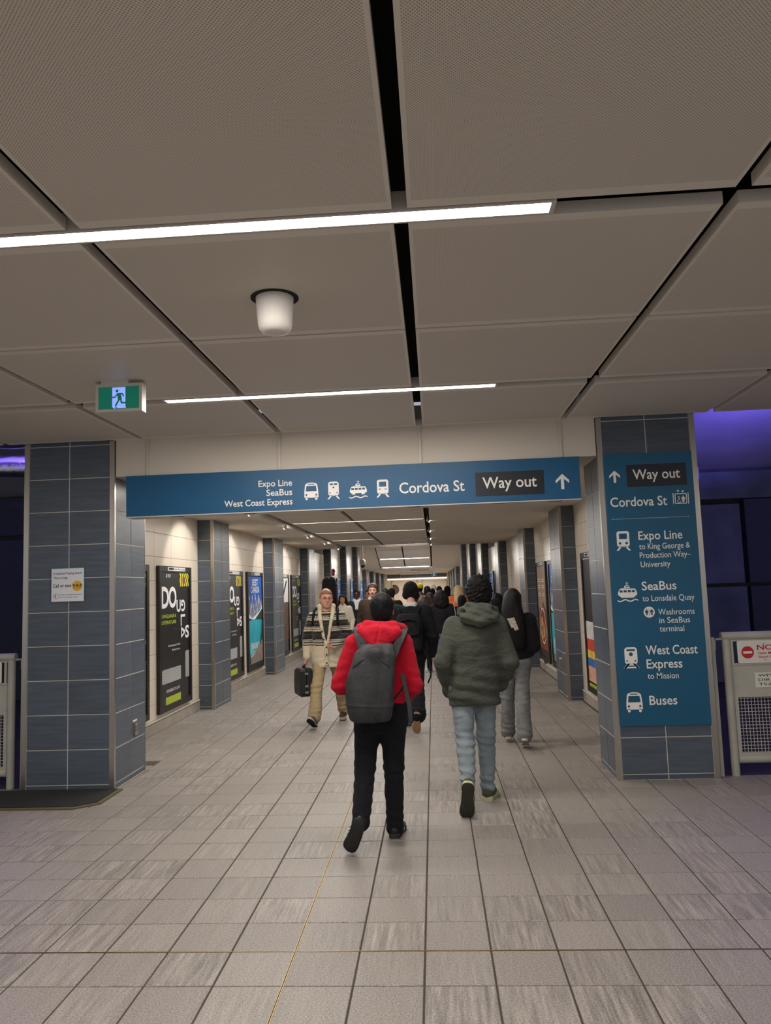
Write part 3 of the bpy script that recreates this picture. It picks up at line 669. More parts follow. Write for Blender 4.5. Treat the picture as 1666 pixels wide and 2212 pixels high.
# tall board on the pillar
tb = empty('wayfinding_board', (1.905, 6.6, .445)); tag(tb, 'tall blue wayfinding board listing Expo Line, SeaBus and Buses', 'sign')
boxobj('board', M_TEAL, tb, 1.528, 2.281, 6.606, 6.618, .447, 2.772)
B = Board((0, 6.606, 0), (1, 0, 0), (0, -1, 0))
w = MB(); B.rect(w, 1.716, 2.226, 2.477, 2.672, .0008); wo = w.build('way_out_panel', M_SIGNK, tb)
w = MB(); B.text(w, 'Way out', 1.768, 2.543, .088, 2.171, d=.002, bold=.012); w.build('lettering', M_SIGNW, wo)
w = MB()
for t_, x0, x1, y, c, bo in (('Cordova St', 1.562, 2.045, 2.31, .083, .012), ('Expo Line', 1.781, 2.153, 2.016, .075, .012), ('to King George &', 1.782, 2.212, 1.934, .051, .004), ('Production Way–', 1.782, 2.212, 1.858, .051, .004), ('University', 1.785, 2.035, 1.78, .051, .004), ('SeaBus', 1.781, 2.072, 1.583, .075, .012), ('to Lonsdale Quay', 1.781, 2.216, 1.489, .051, .004), ('Washrooms', 1.905, 2.208, 1.371, .051, .004), ('in SeaBus', 1.908, 2.165, 1.3, .051, .004), ('terminal', 1.907, 2.112, 1.229, .051, .004), ('West Coast', 1.778, 2.21, 1.039, .077, .012), ('Express', 1.778, 2.075, .924, .077, .012), ('to Mission', 1.78, 2.038, .836, .051, .004), ('Buses', 1.781, 2.011, .62, .077, .012)):
    w = MB(); B.text(w, t_, x0, y, c, x1, bold=bo); w.build('lettering', M_SIGNW, tb)
w = MB(); B.rect(w, 1.563, 2.226, 2.2, 2.204, .001); w.build('rule_line', mat('rule_grey', (150, 170, 180), .5), tb)
w = MB(); icon_arrow(B, w, 1.613, 2.573, .108); w.build('arrow', M_SIGNW, tb)
for nm, fn, x, y, h in (('metro_pictogram', icon_metro, 1.65, 2.012, .168), ('ferry_pictogram', lambda *a: icon_ferry(*a, two=True), 1.657, 1.575, .165), ('train_pictogram', lambda *a: icon_train(*a, wce=True), 1.652, 1.017, .178), ('bus_pictogram', icon_bus, 1.655, .645, .168)):
    w, k = MB(), MB(); fn(B, w, k, x, y, h); o = w.build(nm, M_SIGNW, tb); k.build('cut_out', M_TEAL_D, o)
w = MB(); B.circ(w, 1.829, 1.396, .047, .001, 28); o = w.build('washroom_pictogram', M_SIGNW, tb)
k = MB(); fig(B, k, 1.808, 1.37, .054, True, .002); k.build('cut_out', M_TEAL_D, o); k = MB(); fig(B, k, 1.85, 1.37, .054, False, .002); k.build('cut_out', M_TEAL_D, o); k = MB(); B.rect(k, 1.828, 1.8305, 1.365, 1.427, .002); k.build('cut_out', M_TEAL_D, o)
w = MB()
for x0, x1, y0, y1 in ((2.096, 2.103, 2.312, 2.41), (2.223, 2.23, 2.312, 2.41)): B.rect(w, x0, x1, y0, y1)
B.rrect(w, 2.112, 2.214, 2.314, 2.405, .01); o = w.build('lift_pictogram', M_SIGNW, tb)
k = MB(); B.rrect(k, 2.119, 2.207, 2.321, 2.398, .006, .002); k.build('cut_out', M_TEAL_D, o)
w = MB(); fig(B, w, 2.183, 2.325, .06, False, .003); B.ring(w, 2.148, 2.337, .017, .005, .003, 16); B.circ(w, 2.146, 2.373, .006, .003, 10); B.stroke(w, [(2.146, 2.366), (2.148, 2.348), (2.16, 2.346), (2.166, 2.33)], .006, .003)
for x, d in ((2.142, 1), (2.182, -1)):
    B.rect(w, x - .002, x + .002, 2.413, 2.434, .003); B.poly(w, [(x, 2.425 + d * .013), (x - .012, 2.425 + d * .001), (x - .008, 2.425 - d * .004), (x, 2.425 + d * .004), (x + .008, 2.425 - d * .004), (x + .012, 2.425 + d * .001)], .0032)
w.build('lift_figures', M_SIGNW, o)
# distress notice
hn = empty('help_notice', (-3.29, 6.62, 1.655)); tag(hn, 'small white distress notice with a yellow 9-8-8 disc on slate tiles', 'notice')
boxobj('card', mat('notice_edge', (150, 186, 200), .5), hn, -3.442, -3.138, 6.615, 6.62, 1.653, 1.953)
B = Board((-3.442, 6.615, 1.653), (1, 0, 0), (0, -1, 0))
w = MB(); B.rect(w, .004, .3, .004, .296, .0006); w.build('face', mat('notice_white', (226, 228, 232), .5), hn)
k = MB(); B.text(k, 'In distress? Feeling down?', .02, .245, .021, .285, d=.0012, bold=.008); B.text(k, 'There is help.', .02, .205, .021, .155, d=.0012, bold=.008); B.text(k, 'Call or text', .016, .13, .03, .188, d=.0012, bold=.014)
B.text(k, 'Or pick up the platform emergency', .076, .058, .009, .285, d=.0012, bold=.006); B.text(k, 'phone in the yellow cabinet.', .076, .036, .009, .245, d=.0012, bold=.006)
k.build('lettering', mat('ink_black', (26, 28, 34), .6), hn)
w = MB(); B.circ(w, .241, .138, .047, .001, 32); yd = w.build('yellow_disc', mat('notice_yellow', (232, 176, 40), .5), hn)
k = MB(); B.text(k, '9-8-8', .199, .132, .026, .283, d=.0018, bold=.02); B.text(k, 'Crisis Helpline', .203, .118, .007, .279, d=.0018, bold=.01); k.build('lettering', mat('ink_black', (26, 28, 34)), yd)
w = MB(); B.ring(w, .042, .052, .026, .0025, .0012); pts = [(.042 + .012 * math.cos(a) + .006, .052 + .016 * math.sin(a)) for a in [math.radians(110 + 20 * i) for i in range(8)]]; B.stroke(w, pts, .006, .0012); w.build('phone_symbol', mat('notice_red', (190, 40, 50), .5), hn)

# running-man exit sign
def exit_sign(x0, x1, y, z0, z1, d, ceil, label, arrow=False):
    r = empty('exit_sign', ((x0 + x1) / 2, y + d / 2, ceil)); tag(r, label, 'sign')
    W, H = x1 - x0, z1 - z0; t = .02 * W / .33
    f = MB(); f.box(x0, x1, y, y + d, z0, z0 + t); f.box(x0, x1, y, y + d, z1 - t, z1); f.box(x0, x0 + t, y, y + d, z0 + t, z1 - t); f.box(x1 - t, x1, y, y + d, z0 + t, z1 - t); f.box(x0 + t, x1 - t, y + .02, y + d - .004, z0 + t, z1 - t)
    f.build('case', mat('exit_case', (206, 198, 186), .5), r)
    boxobj('mount_plate', mat('exit_case', (206, 198, 186)), r, x0 + W * .12, x1 - W * .3, y - .0, y + d, ceil - .022, ceil)
    b = MB(); b.tube([((x0 + x1) / 2 - W * .09, y + d / 2, z1), ((x0 + x1) / 2 - W * .09, y + d / 2, ceil)], .018, 10); b.build('canopy_stem', mat('exit_case', (206, 198, 186)), r)
    Bx = Board((x0 + t, y + .006, z0 + t), (1, 0, 0), (0, -1, 0)); w_, h_ = W - 2 * t, H - 2 * t
    g = MB(); Bx.rect(g, 0, w_, 0, h_, 0); g.build('green_face', mat('exit_green', (8, 104, 84), .35, emit=.35), r)
    w = MB(); Bx.poly(w, [(w_ * .335, h_ * .1), (w_ * .37, h_ * .03), (w_ * .68, h_ * .03), (w_ * .66, h_ * .1), (w_ * .66, h_ * .97), (w_ * .335, h_ * .97)], .001); wd_ = w.build('doorway', mat('exit_light', (140, 165, 255), .4, emit=.62), r)
    k = MB(); P = lambda a, c: (w_ * a, h_ * c); tk = .075 * h_
    Bx.circ(k, *P(.455, .81), .065 * h_, .002, 18)
    Bx.stroke(k, [P(.335, .53), P(.405, .53), P(.465, .68), P(.58, .68), P(.62, .55)], tk * .75, .002)
    Bx.poly(k, [P(.45, .71), P(.545, .71), P(.575, .45), P(.565, .4), P(.48, .4)], .0021)
    Bx.stroke(k, [P(.515, .45), P(.46, .28), P(.415, .12)], tk, .002); Bx.stroke(k, [P(.54, .46), P(.565, .27), P(.68, .27)], tk, .002); Bx.stroke(k, [P(.41, .09), P(.46, .035)], tk * .6, .002)
    k.build('running_figure', mat('exit_green', (8, 104, 84)), wd_)
    return r
exit_sign(-2.178, -1.865, 4.74, 2.895, 3.083, .075, CEIL, 'green running-man exit sign hanging from the front hall ceiling')
exit_sign(-.09, .2, 48, 2.27, 2.45, .08, 2.55, 'tiny green exit sign far off before the end wall')

# white cylindrical ceiling fixture
df = empty('ceiling_dome_fixture', (-.715, 3.5, CEIL)); tag(df, 'white frosted cylinder fixture hanging in a round ceiling cut-out', 'ceiling fixture')
b = MB(); b.lathe((-.715, 3.5, 0), [(.092, CEIL + .05), (.092, CEIL + .0), (.089, CEIL - .06), (.083, CEIL - .135), (.078, CEIL - .155), (.064, CEIL - .172), (.04, CEIL - .178), (.001, CEIL - .179)], 40); b.build('diffuser', mat('frosted_white', (226, 220, 212), .45), df, smooth=True)
b = MB(); b.lathe((-.715, 3.5, 0), [(.106, CEIL - .0035), (.116, CEIL - .0035), (.116, CEIL - .001), (.106, CEIL - .001)], 40); b.build('cut_out_ring', M_VOID, df)
b = MB(); b.lathe((-.715, 3.5, 0), [(.108, CEIL - .003), (.0, CEIL - .003)], 40); b.build('recess', M_VOID, df)

# small wall box with handle on the pillar side, and one further on
def wall_box(x, y, z, n, lab):
    r = empty('utility_box', (x, y, z)); tag(r, lab, 'outlet')
    a = (x, x + .02) if n > 0 else (x - .02, x)
    boxobj('cover', M_STEEL, r, a[0], a[1], y - .035, y + .035, z, z + .11)
    c = (x + .02, x + .026) if n > 0 else (x - .026, x - .02)
    b = MB(); xx = (c[0] + c[1]) / 2; b.tube([(xx, y - .012, z + .03), (xx, y - .012, z + .085), (xx, y + .012, z + .09), (xx, y + .012, z + .03), (xx, y - .012, z + .02)], .004, 6); b.build('flap', M_STEEL, r)
    boxobj('label_strip', M_SIGNW, r, a[0], a[0] + .004 if n > 0 else a[1], y - .04, y + .05, z + .122, z + .136)
wall_box(-2.866, 7.09, .385, 1, 'steel flap outlet box low on the help notice pillar side')
wall_box(1.838, 11.4, .42, -1, 'steel flap outlet box low on the first narrow pillar of the food poster wall')

# ------------------------------------------------------------------ door mat
mt = empty('door_mat', (-3.3, 6.3, 0)); tag(mt, 'black rubber mat with a worn yellowish edge before the help notice pillar', 'mat')
b = MB(); out = [(-4.2, 6.05), (-2.95, 6.04), (-2.78, 6.18), (-2.78, 6.62), (-4.2, 6.62)]
b.prism([(x, y, .012) for x, y in out], (0, 0, -.012)); b.build('edge', mat('mat_edge', (92, 84, 58), .8), mt)
b = MB(); inn = [(-4.2, 6.09), (-2.97, 6.08), (-2.82, 6.2), (-2.82, 6.605), (-4.2, 6.605)]
b.prism([(x, y, .017) for x, y in inn], (0, 0, -.006)); b.build('pile', mat('mat_black', (34, 33, 31), .95, noise=.5, nscale=90, bump=.8, bscale=160), mt)

# ------------------------------------------------------------------ tubular gates with wire mesh
M_GATE = mat('gate_paint', (176, 172, 160), .5, noise=.1, nscale=5, bump=.05, bscale=20, obj_coords=False)
M_RED = mat('no_entry_red', (188, 28, 36), .5)
def gate(x0, s, y, label, texts, mirror_cut=None):
    """s=+1 gate runs to +x from its latch post at x0"""
    r = empty('tube_gate', (x0 + s * .6, y, 0)); tag(r, label, 'gate')
    X = lambda d: x0 + s * d
    W = 1.25
    for d in (.06, W):
        b = MB(); b.tube([(X(d), y, .0), (X(d), y, 1.14)], .034, 14); b.build('post', M_GATE, r, angle=40)
    b = MB(); b.tube([(X(.02), y, 1.165), (X(W + .04), y, 1.165)], .036, 14); b.build('top_rail', M_GATE, r, angle=40)
    b = MB(); b.tube([(X(.09), y, .135), (X(W - .03), y, .135)], .034, 14); b.build('bottom_rail', M_GATE, r, angle=40)
    xa, xb = sorted((X(.09), X(W - .03)))
    boxobj('panel', M_GATE, r, xa, xb, y - .012, y + .012, .68, .92)
    f = MB()
    for z0, z1 in ((.16, .19), (.65, .68), (.92, .935), (1.12, 1.135)): f.box(xa, xb, y - .02, y + .02, z0, z1)
    for a in (xa, xb - .03): f.box(a, a + .03, y - .02, y + .02, .19, .65); f.box(a, a + .02, y - .02, y + .02, .935, 1.12)
    f.build('inner_frame', M_GATE, r)
    m = MB(); px, pz = .028, .028
    n = int((xb - xa - .06) / px)
    for i in range(n + 1):
        x = xa + .03 + i * px; m.box(x - .0024, x + .0024, y - .004, y + .0005, .19, .65)
    for k in range(int(.46 / pz) + 1):
        z = .19 + k * pz; m.box(xa + .03, xb - .03, y - .0005, y + .004, z - .0024, z + .0024)
    tag(m.build('wire_mesh', M_GATE, r), kind='stuff')
    boxobj('mesh_stay', M_GATE, r, (xa + xb) / 2 - .02, (xa + xb) / 2 + .02, y + .01, y + .03, .45, .65)
    # latch angle on the pillar
    l = MB(); a, c = sorted((X(-.075), X(-.045))); l.box(a, c, y - .03, y + .03, 0, 1.16); a, c = sorted((X(-.05), X(.04))); l.box(a, c, y - .01, y + .01, 1.135, 1.15); a, c = sorted((X(-.045), X(-.03))); l.box(a, c, y - .01, y + .01, 1.05, 1.15)
    l.build('latch_angle', M_GATE, r)
    # no entry plate
    pl = MB(); Bp = Board((min(X(.14), X(.9)), y - .026, .94), (1, 0, 0), (0, -1, 0)); Wp = .76
    Bp.rrect(pl, 0, Wp, -.005, .185, .018, .0); pl.box(min(X(.14), X(.9)) + .01, min(X(.14), X(.9)) + Wp - .01, y - .025, y - .012, .95, 1.115)
    sgn = pl.build('no_entry_plate', mat('plate_white', (222, 217, 206), .5), r)
    k = MB(); Bp.circ(k, .085, .085, .052, .001, 32)
    Bp.text(k, 'NO ENTRY', .165, .105, .042, .6, d=.001, bold=.02); Bp.text(k, 'Gate Monitored', .17, .068, .02, .41, d=.001, bold=.012); Bp.text(k, 'Stand Clear', .172, .036, .02, .345, d=.001, bold=.012)
    k.build('red_print', M_RED, sgn)
    k = MB(); Bp.rect(k, .048, .122, .076, .094, .002); k.build('white_bar', M_SIGNW, sgn)
    for dx, dz in ((.225, .155), (.225, .02)):
        k = MB(); k.lathe((Bp.o.x + dx, y - .03, .94 + dz), [(.006, 0), (.006, .004)], 10, 'y'); k.build('rivet', M_STEEL, sgn)
    ip = MB(); xi = X(.275) if s > 0 else X(.62); Bi = Board((xi, y - .016, .728), (1, 0, 0), (0, -1, 0)); ip.box(xi, xi + .3, y - .016, y - .012, .728, .852)
    idp = ip.build('id_plate', mat('plate_white', (222, 217, 206)), r)
    k = MB()
    for t_, z, x1 in zip(texts, (.09, .053, .016), (.19, .17, .2)): Bi.text(k, t_, .025, z, .022, x1 + .03, d=.0006, bold=.006)
    k.build('lettering', mat('ink_black', (26, 28, 34)), idp)
    return r
gate(2.43, 1, 6.72, 'grey tubular gate with a no-entry plate beside the tall blue board pillar', ('WFS IB', 'DIR - 1', 'TS2003'))
gate(-3.81, -1, 6.74, 'grey tubular gate beside the help notice pillar', ('WFS OB', 'DIR - 2', 'TS2004'))

# ------------------------------------------------------------------ poster cases
M_CASE = mat('case_black', (22, 21, 21), .4); M_PBLK = mat('poster_black', (30, 29, 31), .35); M_PWHT = mat('poster_white', (225, 224, 226), .4); M_LIME = mat('poster_lime', (170, 186, 48), .4)
M_PGRID = mat('poster_grid', (62, 62, 60), .5)
INK = mat('ink_black', (26, 28, 34))
def case(y0, wallx, side, label, draw, ang=0):
    """a framed poster 1.25 wide on a corridor wall; side -1 = left wall (faces +x)"""
    W, H, zb = 1.25, 1.84, .212
    r = empty('poster_case', (wallx, y0 + W / 2, zb)); tag(r, label, 'poster')
    if side < 0: B = Board((wallx, y0, zb), (0, 1, 0), (1, 0, 0))
    else:
        xa, xb = rx_in(y0) + .22, rx_in(y0 + W) + .22; u = Vector((xa - xb, -W, 0)).normalized(); B = Board((xb, y0 + W, zb), u, Vector((0, 0, 1)).cross(u) * 1.0)
        B.n = B.u.cross(B.v)
    D = .045
    f = MB()
    def bx(u0, u1, v0, v1, d0, d1):
        P = [B.p(u, v, d) for d in (d0, d1) for u, v in ((u0, v0), (u1, v0), (u1, v1), (u0, v1))]
        n = len(f.v); f.v += [tuple(p) for p in P]
        for q in ((0, 3, 2, 1), (4, 5, 6, 7), (0, 1, 5, 4), (1, 2, 6, 5), (2, 3, 7, 6), (3, 0, 4, 7)): f.f.append([n + i for i in q]); f.mi.append(0)
    t = .075
    bx(0, t, 0, H, 0, D); bx(W - t, W, 0, H, 0, D); bx(t, W - t, 0, t, 0, D); bx(t, W - t, H - t, H, 0, D)
    f.build('frame', M_CASE, r)
    bk = MB(); B.rect(bk, t, W - t, t, H - t, .028); p = bk.build('print', M_PBLK, r)
    k = MB(); B.rect(k, .3, .98, H - .058, H - .012, D + .001); pl = k.build('number_plate', M_PWHT, r)
    k = MB(); B.rrect(k, .33, .52, H - .05, H - .02, .012, D + .002); B.text(k, '604-235-2700', .545, H - .048, .026, .96, d=D + .002, bold=.015); k.build('lettering', INK, pl)
    draw(B, r, p, t, W - t, t, H - t)
    return r
def art(m, p, name, fn):
    k = MB(); fn(k); return k.build(name, m, p)
def stripes(B, k, x0, x1, y0, y1, pitch, wd_, slope_, d):
    """slanted hatch clipped to the rectangle"""
    h = y1 - y0; x = x0 - h * slope_
    while x < x1:
        # line from (x,y0) to (x+h*slope, y1)
        def clip(off):
            pts = []
            for fy in (0, 1): pts.append((x + off + h * slope_ * fy, y0 + h * fy))
            (a, c), (b_, e) = pts
            def at(xx): return c + (xx - a) / ((b_ - a) or 1e-6) * (e - c)
            P0 = (a, c) if a >= x0 else (x0, at(x0)); P1 = (b_, e) if b_ <= x1 else (x1, at(x1)); return P0, P1
        p0, p1 = clip(0); q0, q1 = clip(wd_)
        if p0[0] < x1 and q1[0] > x0 and p1[0] > p0[0] and q1[0] > q0[0] and p0[1] >= y0 - 1e-6 and q0[1] >= y0 - 1e-6: B.poly(k, [p0, q0, q1, p1], d)
        x += pitch
def college(sub1, sub2, l1, l2):
    def draw(B, r, p, x0, x1, y0, y1):
        d = .029; Z = lambda z: z - .212; U = lambda u: u + .075 + .0
        def grid(k):
            for z, a, c in ((1.79, .07, 1.11), (1.61, .72, 1.11), (1.44, .85, 1.11), (1.23, .4, .9), (1.07, .05, .95), (.91, .2, .95), (.55, .6, 1.1), (.46, .95, 1.1), (.3, .03, .2)): B.rect(k, U(a), U(c) , Z(z), Z(z) + .004, d)
            for u, a, c in ((.37, 1.79, 1.99), (.2, 1.79, 1.99), (.75, 1.6, 1.8), (.92, 1.2, 1.75), (.4, 1.05, 1.23), (.58, 1.0, 1.23), (.75, .9, 1.1), (.92, .3, 1.05), (.2, .74, .91), (.37, .74, .91), (.75, .3, .9), (.17, .28, .5)): B.rect(k, U(u), U(u) + .005, Z(a), Z(c), d)
        tag(art(M_PGRID, p, 'grid_lines', grid), kind='stuff')
        L1 = d + .001
        for ch, a, z, cp, a1 in (('D', .03, 1.52, .265, .3), ('O', .29, 1.52, .265, .59), ('U', .59, 1.455, .155, .755), ('S', .935, 1.09, .165, 1.095)):
            art(M_PWHT, p, 'letter', lambda k: B.text(k, ch, U(a), Z(z), cp, U(a1), d=L1, bold=.03))
        art(M_PWHT, p, 'letter', lambda k: B.text(k, 'G', U(.94), Z(1.6), .15, U(1.1), d=L1, bold=.03, rot=math.pi))
        art(M_PWHT, p, 'letter', lambda k: B.poly(k, [(U(.755), Z(1.255)), (U(.79), Z(1.255)), (U(.79), Z(1.375)), (U(.935), Z(1.375)), (U(.935), Z(1.41)), (U(.755), Z(1.41))], L1))
        art(M_PWHT, p, 'letter', lambda k: B.poly(k, [(U(.765), Z(1.245)), (U(.765), Z(1.09)), (U(.935), Z(1.16)), (U(.935), Z(1.19))], L1))
        for i in range(3): art(M_PWHT, p, 'tick_mark', lambda k: B.poly(k, [(U(.2 + i * .06), Z(1.905)), (U(.225 + i * .06), Z(1.905)), (U(.245 + i * .06), Z(1.95)), (U(.22 + i * .06), Z(1.95))], L1))
        art(M_PWHT, p, 'lettering', lambda k: B.text(k, l1, U(.73), Z(1.01), .03, d=L1, align='r')); art(M_PWHT, p, 'lettering', lambda k: B.text(k, l2, U(.72), Z(.95), .03, d=L1, align='r'))
        art(M_PWHT, p, 'lettering', lambda k: (B.text(k, 'DOUGLAS', U(.2), Z(.44), .035, U(.46), d=L1, bold=.02), B.text(k, 'COLLEGE', U(.465), Z(.44), .035, U(.7), d=L1, bold=-.004)))
        art(M_PWHT, p, 'hatching', lambda k: stripes(B, k, U(.03), U(.75), Z(.555), Z(.735), .045, .022, 1.4, L1)); art(M_PWHT, p, 'hatching', lambda k: stripes(B, k, U(.93), U(1.09), Z(.55), Z(.91), .04, .018, 1.2, L1))
        art(M_PBLK, p, 'letter_hole', lambda k: B.poly(k, [(U(.795), Z(1.2)), (U(.795), Z(1.13)), (U(.87), Z(1.165))], d + .002))
        art(M_LIME, p, 'lettering', lambda k: B.text(k, sub1, U(.04), Z(1.385), .045, U(.57), d=L1, bold=.015)); art(M_LIME, p, 'lettering', lambda k: B.text(k, sub2, U(.04), Z(1.305), .045, U(.57), d=L1, bold=.015))
        art(M_LIME, p, 'lime_block', lambda k: B.rect(k, U(.17), U(.74), Z(.28), Z(.38), L1))
        def wav(k):
            n = 18
            for c in range(5):
                for i in range(n):
                    ya, yb_ = 1.79 + .2 * i / n, 1.79 + .2 * (i + 1) / n
                    f = lambda y: .735 + c * .077 + .016 * math.sin((y - 1.79) * 60)
                    B.poly(k, [(U(f(ya)), Z(ya)), (U(f(ya) + .04), Z(ya)), (U(f(yb_) + .04), Z(yb_)), (U(f(yb_)), Z(yb_))], d + .001)
        art(mat('poster_yellow', (206, 208, 60), .4), p, 'wavy_print', wav)
        art(mat('poster_plum', (150, 50, 66), .4), p, 'oval_print', lambda k: B.circ(k, U(.88), Z(1.87), .055, d + .002, 16, ry=.06))
    return draw
def canada(B, r, p, x0, x1, y0, y1):
    d = .029; Z = lambda z: z - .212; rr = random.Random(3); U = lambda u: u + .07
    a, c = x0, x1
    art(mat('ad_sky', (38, 92, 186), .4, noise=.15, nscale=3), p, 'sky', lambda k: B.rect(k, a, c, Z(1.1), y1, d))
    ridge = [(a + (c - a) * i / 14, Z(1.50 + .1 * math.sin(i * 1.9) + rr.uniform(-.04, .1))) for i in range(15)]
    art(mat('ad_rock', (150, 158, 178), .5, noise=.45, nscale=14, col2=(74, 88, 120)), p, 'mountains', lambda k: [B.poly(k, [(q[0], Z(1.1)), (w_[0], Z(1.1)), w_, q], d + .001) for q, w_ in zip(ridge, ridge[1:])])
    art(mat('ad_snow', (226, 232, 240), .5), p, 'snow', lambda k: [B.poly(k, [(q[0] - .03, q[1] - rr.uniform(.08, .2)), (q[0] + .02, q[1] - rr.uniform(.02, .14)), (q[0] + .012, q[1] - .01)], d + .002) for q in ridge[1:-1]] + [B.poly(k, [(a, Z(1.29)), (a + .28, Z(1.18)), (a + .5, Z(1.22)), (c - .2, Z(1.3)), (c, Z(1.42)), (c, Z(1.34)), (a + .45, Z(1.14)), (a, Z(1.2))], d + .0025)])
    art(mat('ad_forest', (36, 58, 44), .6), p, 'forest', lambda k: B.poly(k, [(a, Z(1.1)), (c, Z(1.1)), (c, Z(1.34)), (a + .55, Z(1.2)), (a, Z(1.18))], d + .002))
    art(mat('ad_lake', (44, 172, 196), .3, noise=.2, nscale=4), p, 'lake', lambda k: B.poly(k, [(a, y0), (c, y0), (c, Z(1.12)), (a + .4, Z(1.16)), (a, Z(1.14))], d + .003))
    rk = [(a + .1, y0)] + [(a + .12 + (c - a - .12) * i / 9, Z(.42 + .036 * i + rr.uniform(-.03, .04))) for i in range(10)] + [(c, y0)]
    art(mat('ad_shore', (168, 150, 138), .6, noise=.5, nscale=22, col2=(86, 74, 70)), p, 'shore_rocks', lambda k: B.poly(k, rk, d + .005))
    def trees(k):
        for x, z, h in ((c - .12, .72, .4), (c - .05, .75, .55), (a + .05, .36, .3), (a + .1, .34, .2), (c - .18, .66, .22)): B.poly(k, [(x - .03, Z(z)), (x + .03, Z(z)), (x, Z(z + h))], d + .006)
        B.rect(k, a, c, y0, y0 + .05, d + .006)
    art(mat('ad_pine', (24, 44, 38), .6), p, 'pines', trees)
    for t_, a_, z_, cp, a1, dd in (('BEST', .3, 1.8, .12, .78, .004), ('CANADA', .2, 1.66, .12, .9, .004), ('BRAND', .18, .6, .12, .78, .0045), ('CANADA', .14, .46, .12, .85, .0045), ('&', .52, 1.6, .04, .57, .004)): art(M_PWHT, p, 'lettering', lambda k: B.text(k, t_, U(a_), Z(z_), cp, U(a1), d=d + dd, bold=.02))
def food(B, r, p, x0, x1, y0, y1):
    d = .029; Z = lambda z: z - .212; rr = random.Random(5)
    art(mat('ad_taupe', (150, 126, 108), .45), p, 'background', lambda k: B.rect(k, x0, x1, y0, y1, d))
    art(mat('ad_food', (150, 78, 46), .5, noise=.6, nscale=16, col2=(84, 40, 26)), p, 'dishes', lambda k: [B.circ(k, x, Z(z), r_, d + .001 + .0002 * i, 16) for i, (x, z, r_) in enumerate([(.35, .5, .24), (.8, .55, .26), (.55, .85, .33), (.85, 1.0, .24), (.3, 1.0, .2), (.7, 1.15, .16), (.5, .35, .2), (.95, .4, .18)])])
    art(mat('ad_sauce', (206, 150, 96), .4, noise=.4, nscale=30), p, 'noodles', lambda k: [B.circ(k, x, Z(z), r_, d + .004, 14) for x, z, r_ in ((.5, .9, .13), (.66, .78, .14), (.5, .7, .1))])
    art(mat('ad_dark', (48, 26, 20), .5), p, 'table_edge', lambda k: B.rect(k, x0, x1, y0, Z(.42), d + .0035))
    art(M_PWHT, p, 'plate_ring', lambda k: B.ring(k, .62, Z(.86), .34, .03, d + .005, 30))
    for z in (1.45, 1.41, 1.56, 1.6, 1.68, 1.72):
        for x, w_ in ((.22, .26), (.66, .3)): art(mat('ad_pale', (214, 198, 182), .5), p, 'print_line', lambda k: B.rect(k, x, x + w_, Z(z), Z(z) + .02, d + .002))
def bluead(c0, seed):
    def draw(B, r, p, x0, x1, y0, y1):
        d = .029; rr = random.Random(seed)
        art(mat('ad_blue_%s' % seed, c0, .35, noise=.3, nscale=4), p, 'background', lambda k: B.rect(k, x0, x1, y0, y1, d))
        for y in (1.6, 1.5, 1.2, .9, .5): art(mat('ad_cyan', (120, 176, 226), .4), p, 'band', lambda k: B.rect(k, x0 + .1, x0 + .1 + rr.uniform(.4, .85), y, y + .05, d + .001))
        for y in (1.32, .66): art(M_PWHT, p, 'block', lambda k: B.rrect(k, x0 + .25, x0 + .75, y, y + .12, .02, d + .002))
    return draw
def multi(B, r, p, x0, x1, y0, y1):
    d = .029
    art(M_PWHT, p, 'top_print', lambda k: B.rect(k, x0, x1, .93, y1, d))
    for i, (c, z0, z1) in enumerate((((40, 38, 44), .93, 1.75), ((208, 204, 200), .7, .93), ((196, 70, 44), .55, .7), ((222, 190, 70), .45, .55), ((60, 110, 180), .34, .45), ((214, 160, 140), .12, .34), ((150, 176, 60), .075, .14))):
        art(mat('ad_multi_%d' % i, c, .4, noise=.2, nscale=9), p, 'colour_band', lambda k: B.rect(k, x0, x1, z0, z1, d + .001))
def whitead(B, r, p, x0, x1, y0, y1):
    d = .029
    art(M_PWHT, p, 'top_print', lambda k: B.rect(k, x0, x1, 1.2, y1, d))
    art(mat('ad_collage', (120, 84, 66), .5, noise=.6, nscale=12, col2=(40, 34, 40)), p, 'collage', lambda k: B.rect(k, x0, x1, .35, 1.2, d))
    art(INK, p, 'slash', lambda k: B.poly(k, [(x0 + .3, 1.25), (x0 + .45, 1.25), (x1 - .1, 1.7), (x1 - .25, 1.7)], d + .001))
LB = [7.28 + .38] 
dc = college('LANGUAGE &', 'LITERATURE', 'Communicate and connect.', 'Broaden horizons.')
dm_ = college('MANAGEMENT &', 'SUSTAINABILITY', 'Turn ideas into action.', 'Lead real change.')
case(7.68, LW, -1, 'black poster case right behind the help notice pillar', college('SCIENCE', 'STUDIES', 'Ask good questions.', 'Find answers.'))
case(9.27, LW, -1, 'black college poster with lime LANGUAGE & LITERATURE lettering', dc)
case(12.2, LW, -1, 'black college poster half hidden by a narrow pillar, beside the lake ad', dm_)
case(13.78, LW, -1, 'blue mountain-lake poster reading BEST CANADA', canada)
case(16.55, LW, -1, 'white-topped collage poster next to the second narrow pillar', whitead)
case(18.15, LW, -1, 'black college poster with lime block beside the collage poster', college('COMMERCE &', 'BUSINESS', 'Learn by doing it.', 'Get started.'))
BN = ['third', 'fourth', 'fifth', 'sixth']
for i, k in enumerate((3, 4, 5)):
    yb_ = PIL_Y[k + 1] + .88
    case(yb_ + .42, LW, -1, 'blue poster just past the %s narrow pillar of the black poster wall' % ORD[k + 1], bluead((30, 84, 170), 10 + i)); case(yb_ + 2.0, LW, -1, 'deep blue poster before the %s narrow pillar of the black poster wall' % ORD[k + 2], bluead((44, 100, 190), 20 + i))
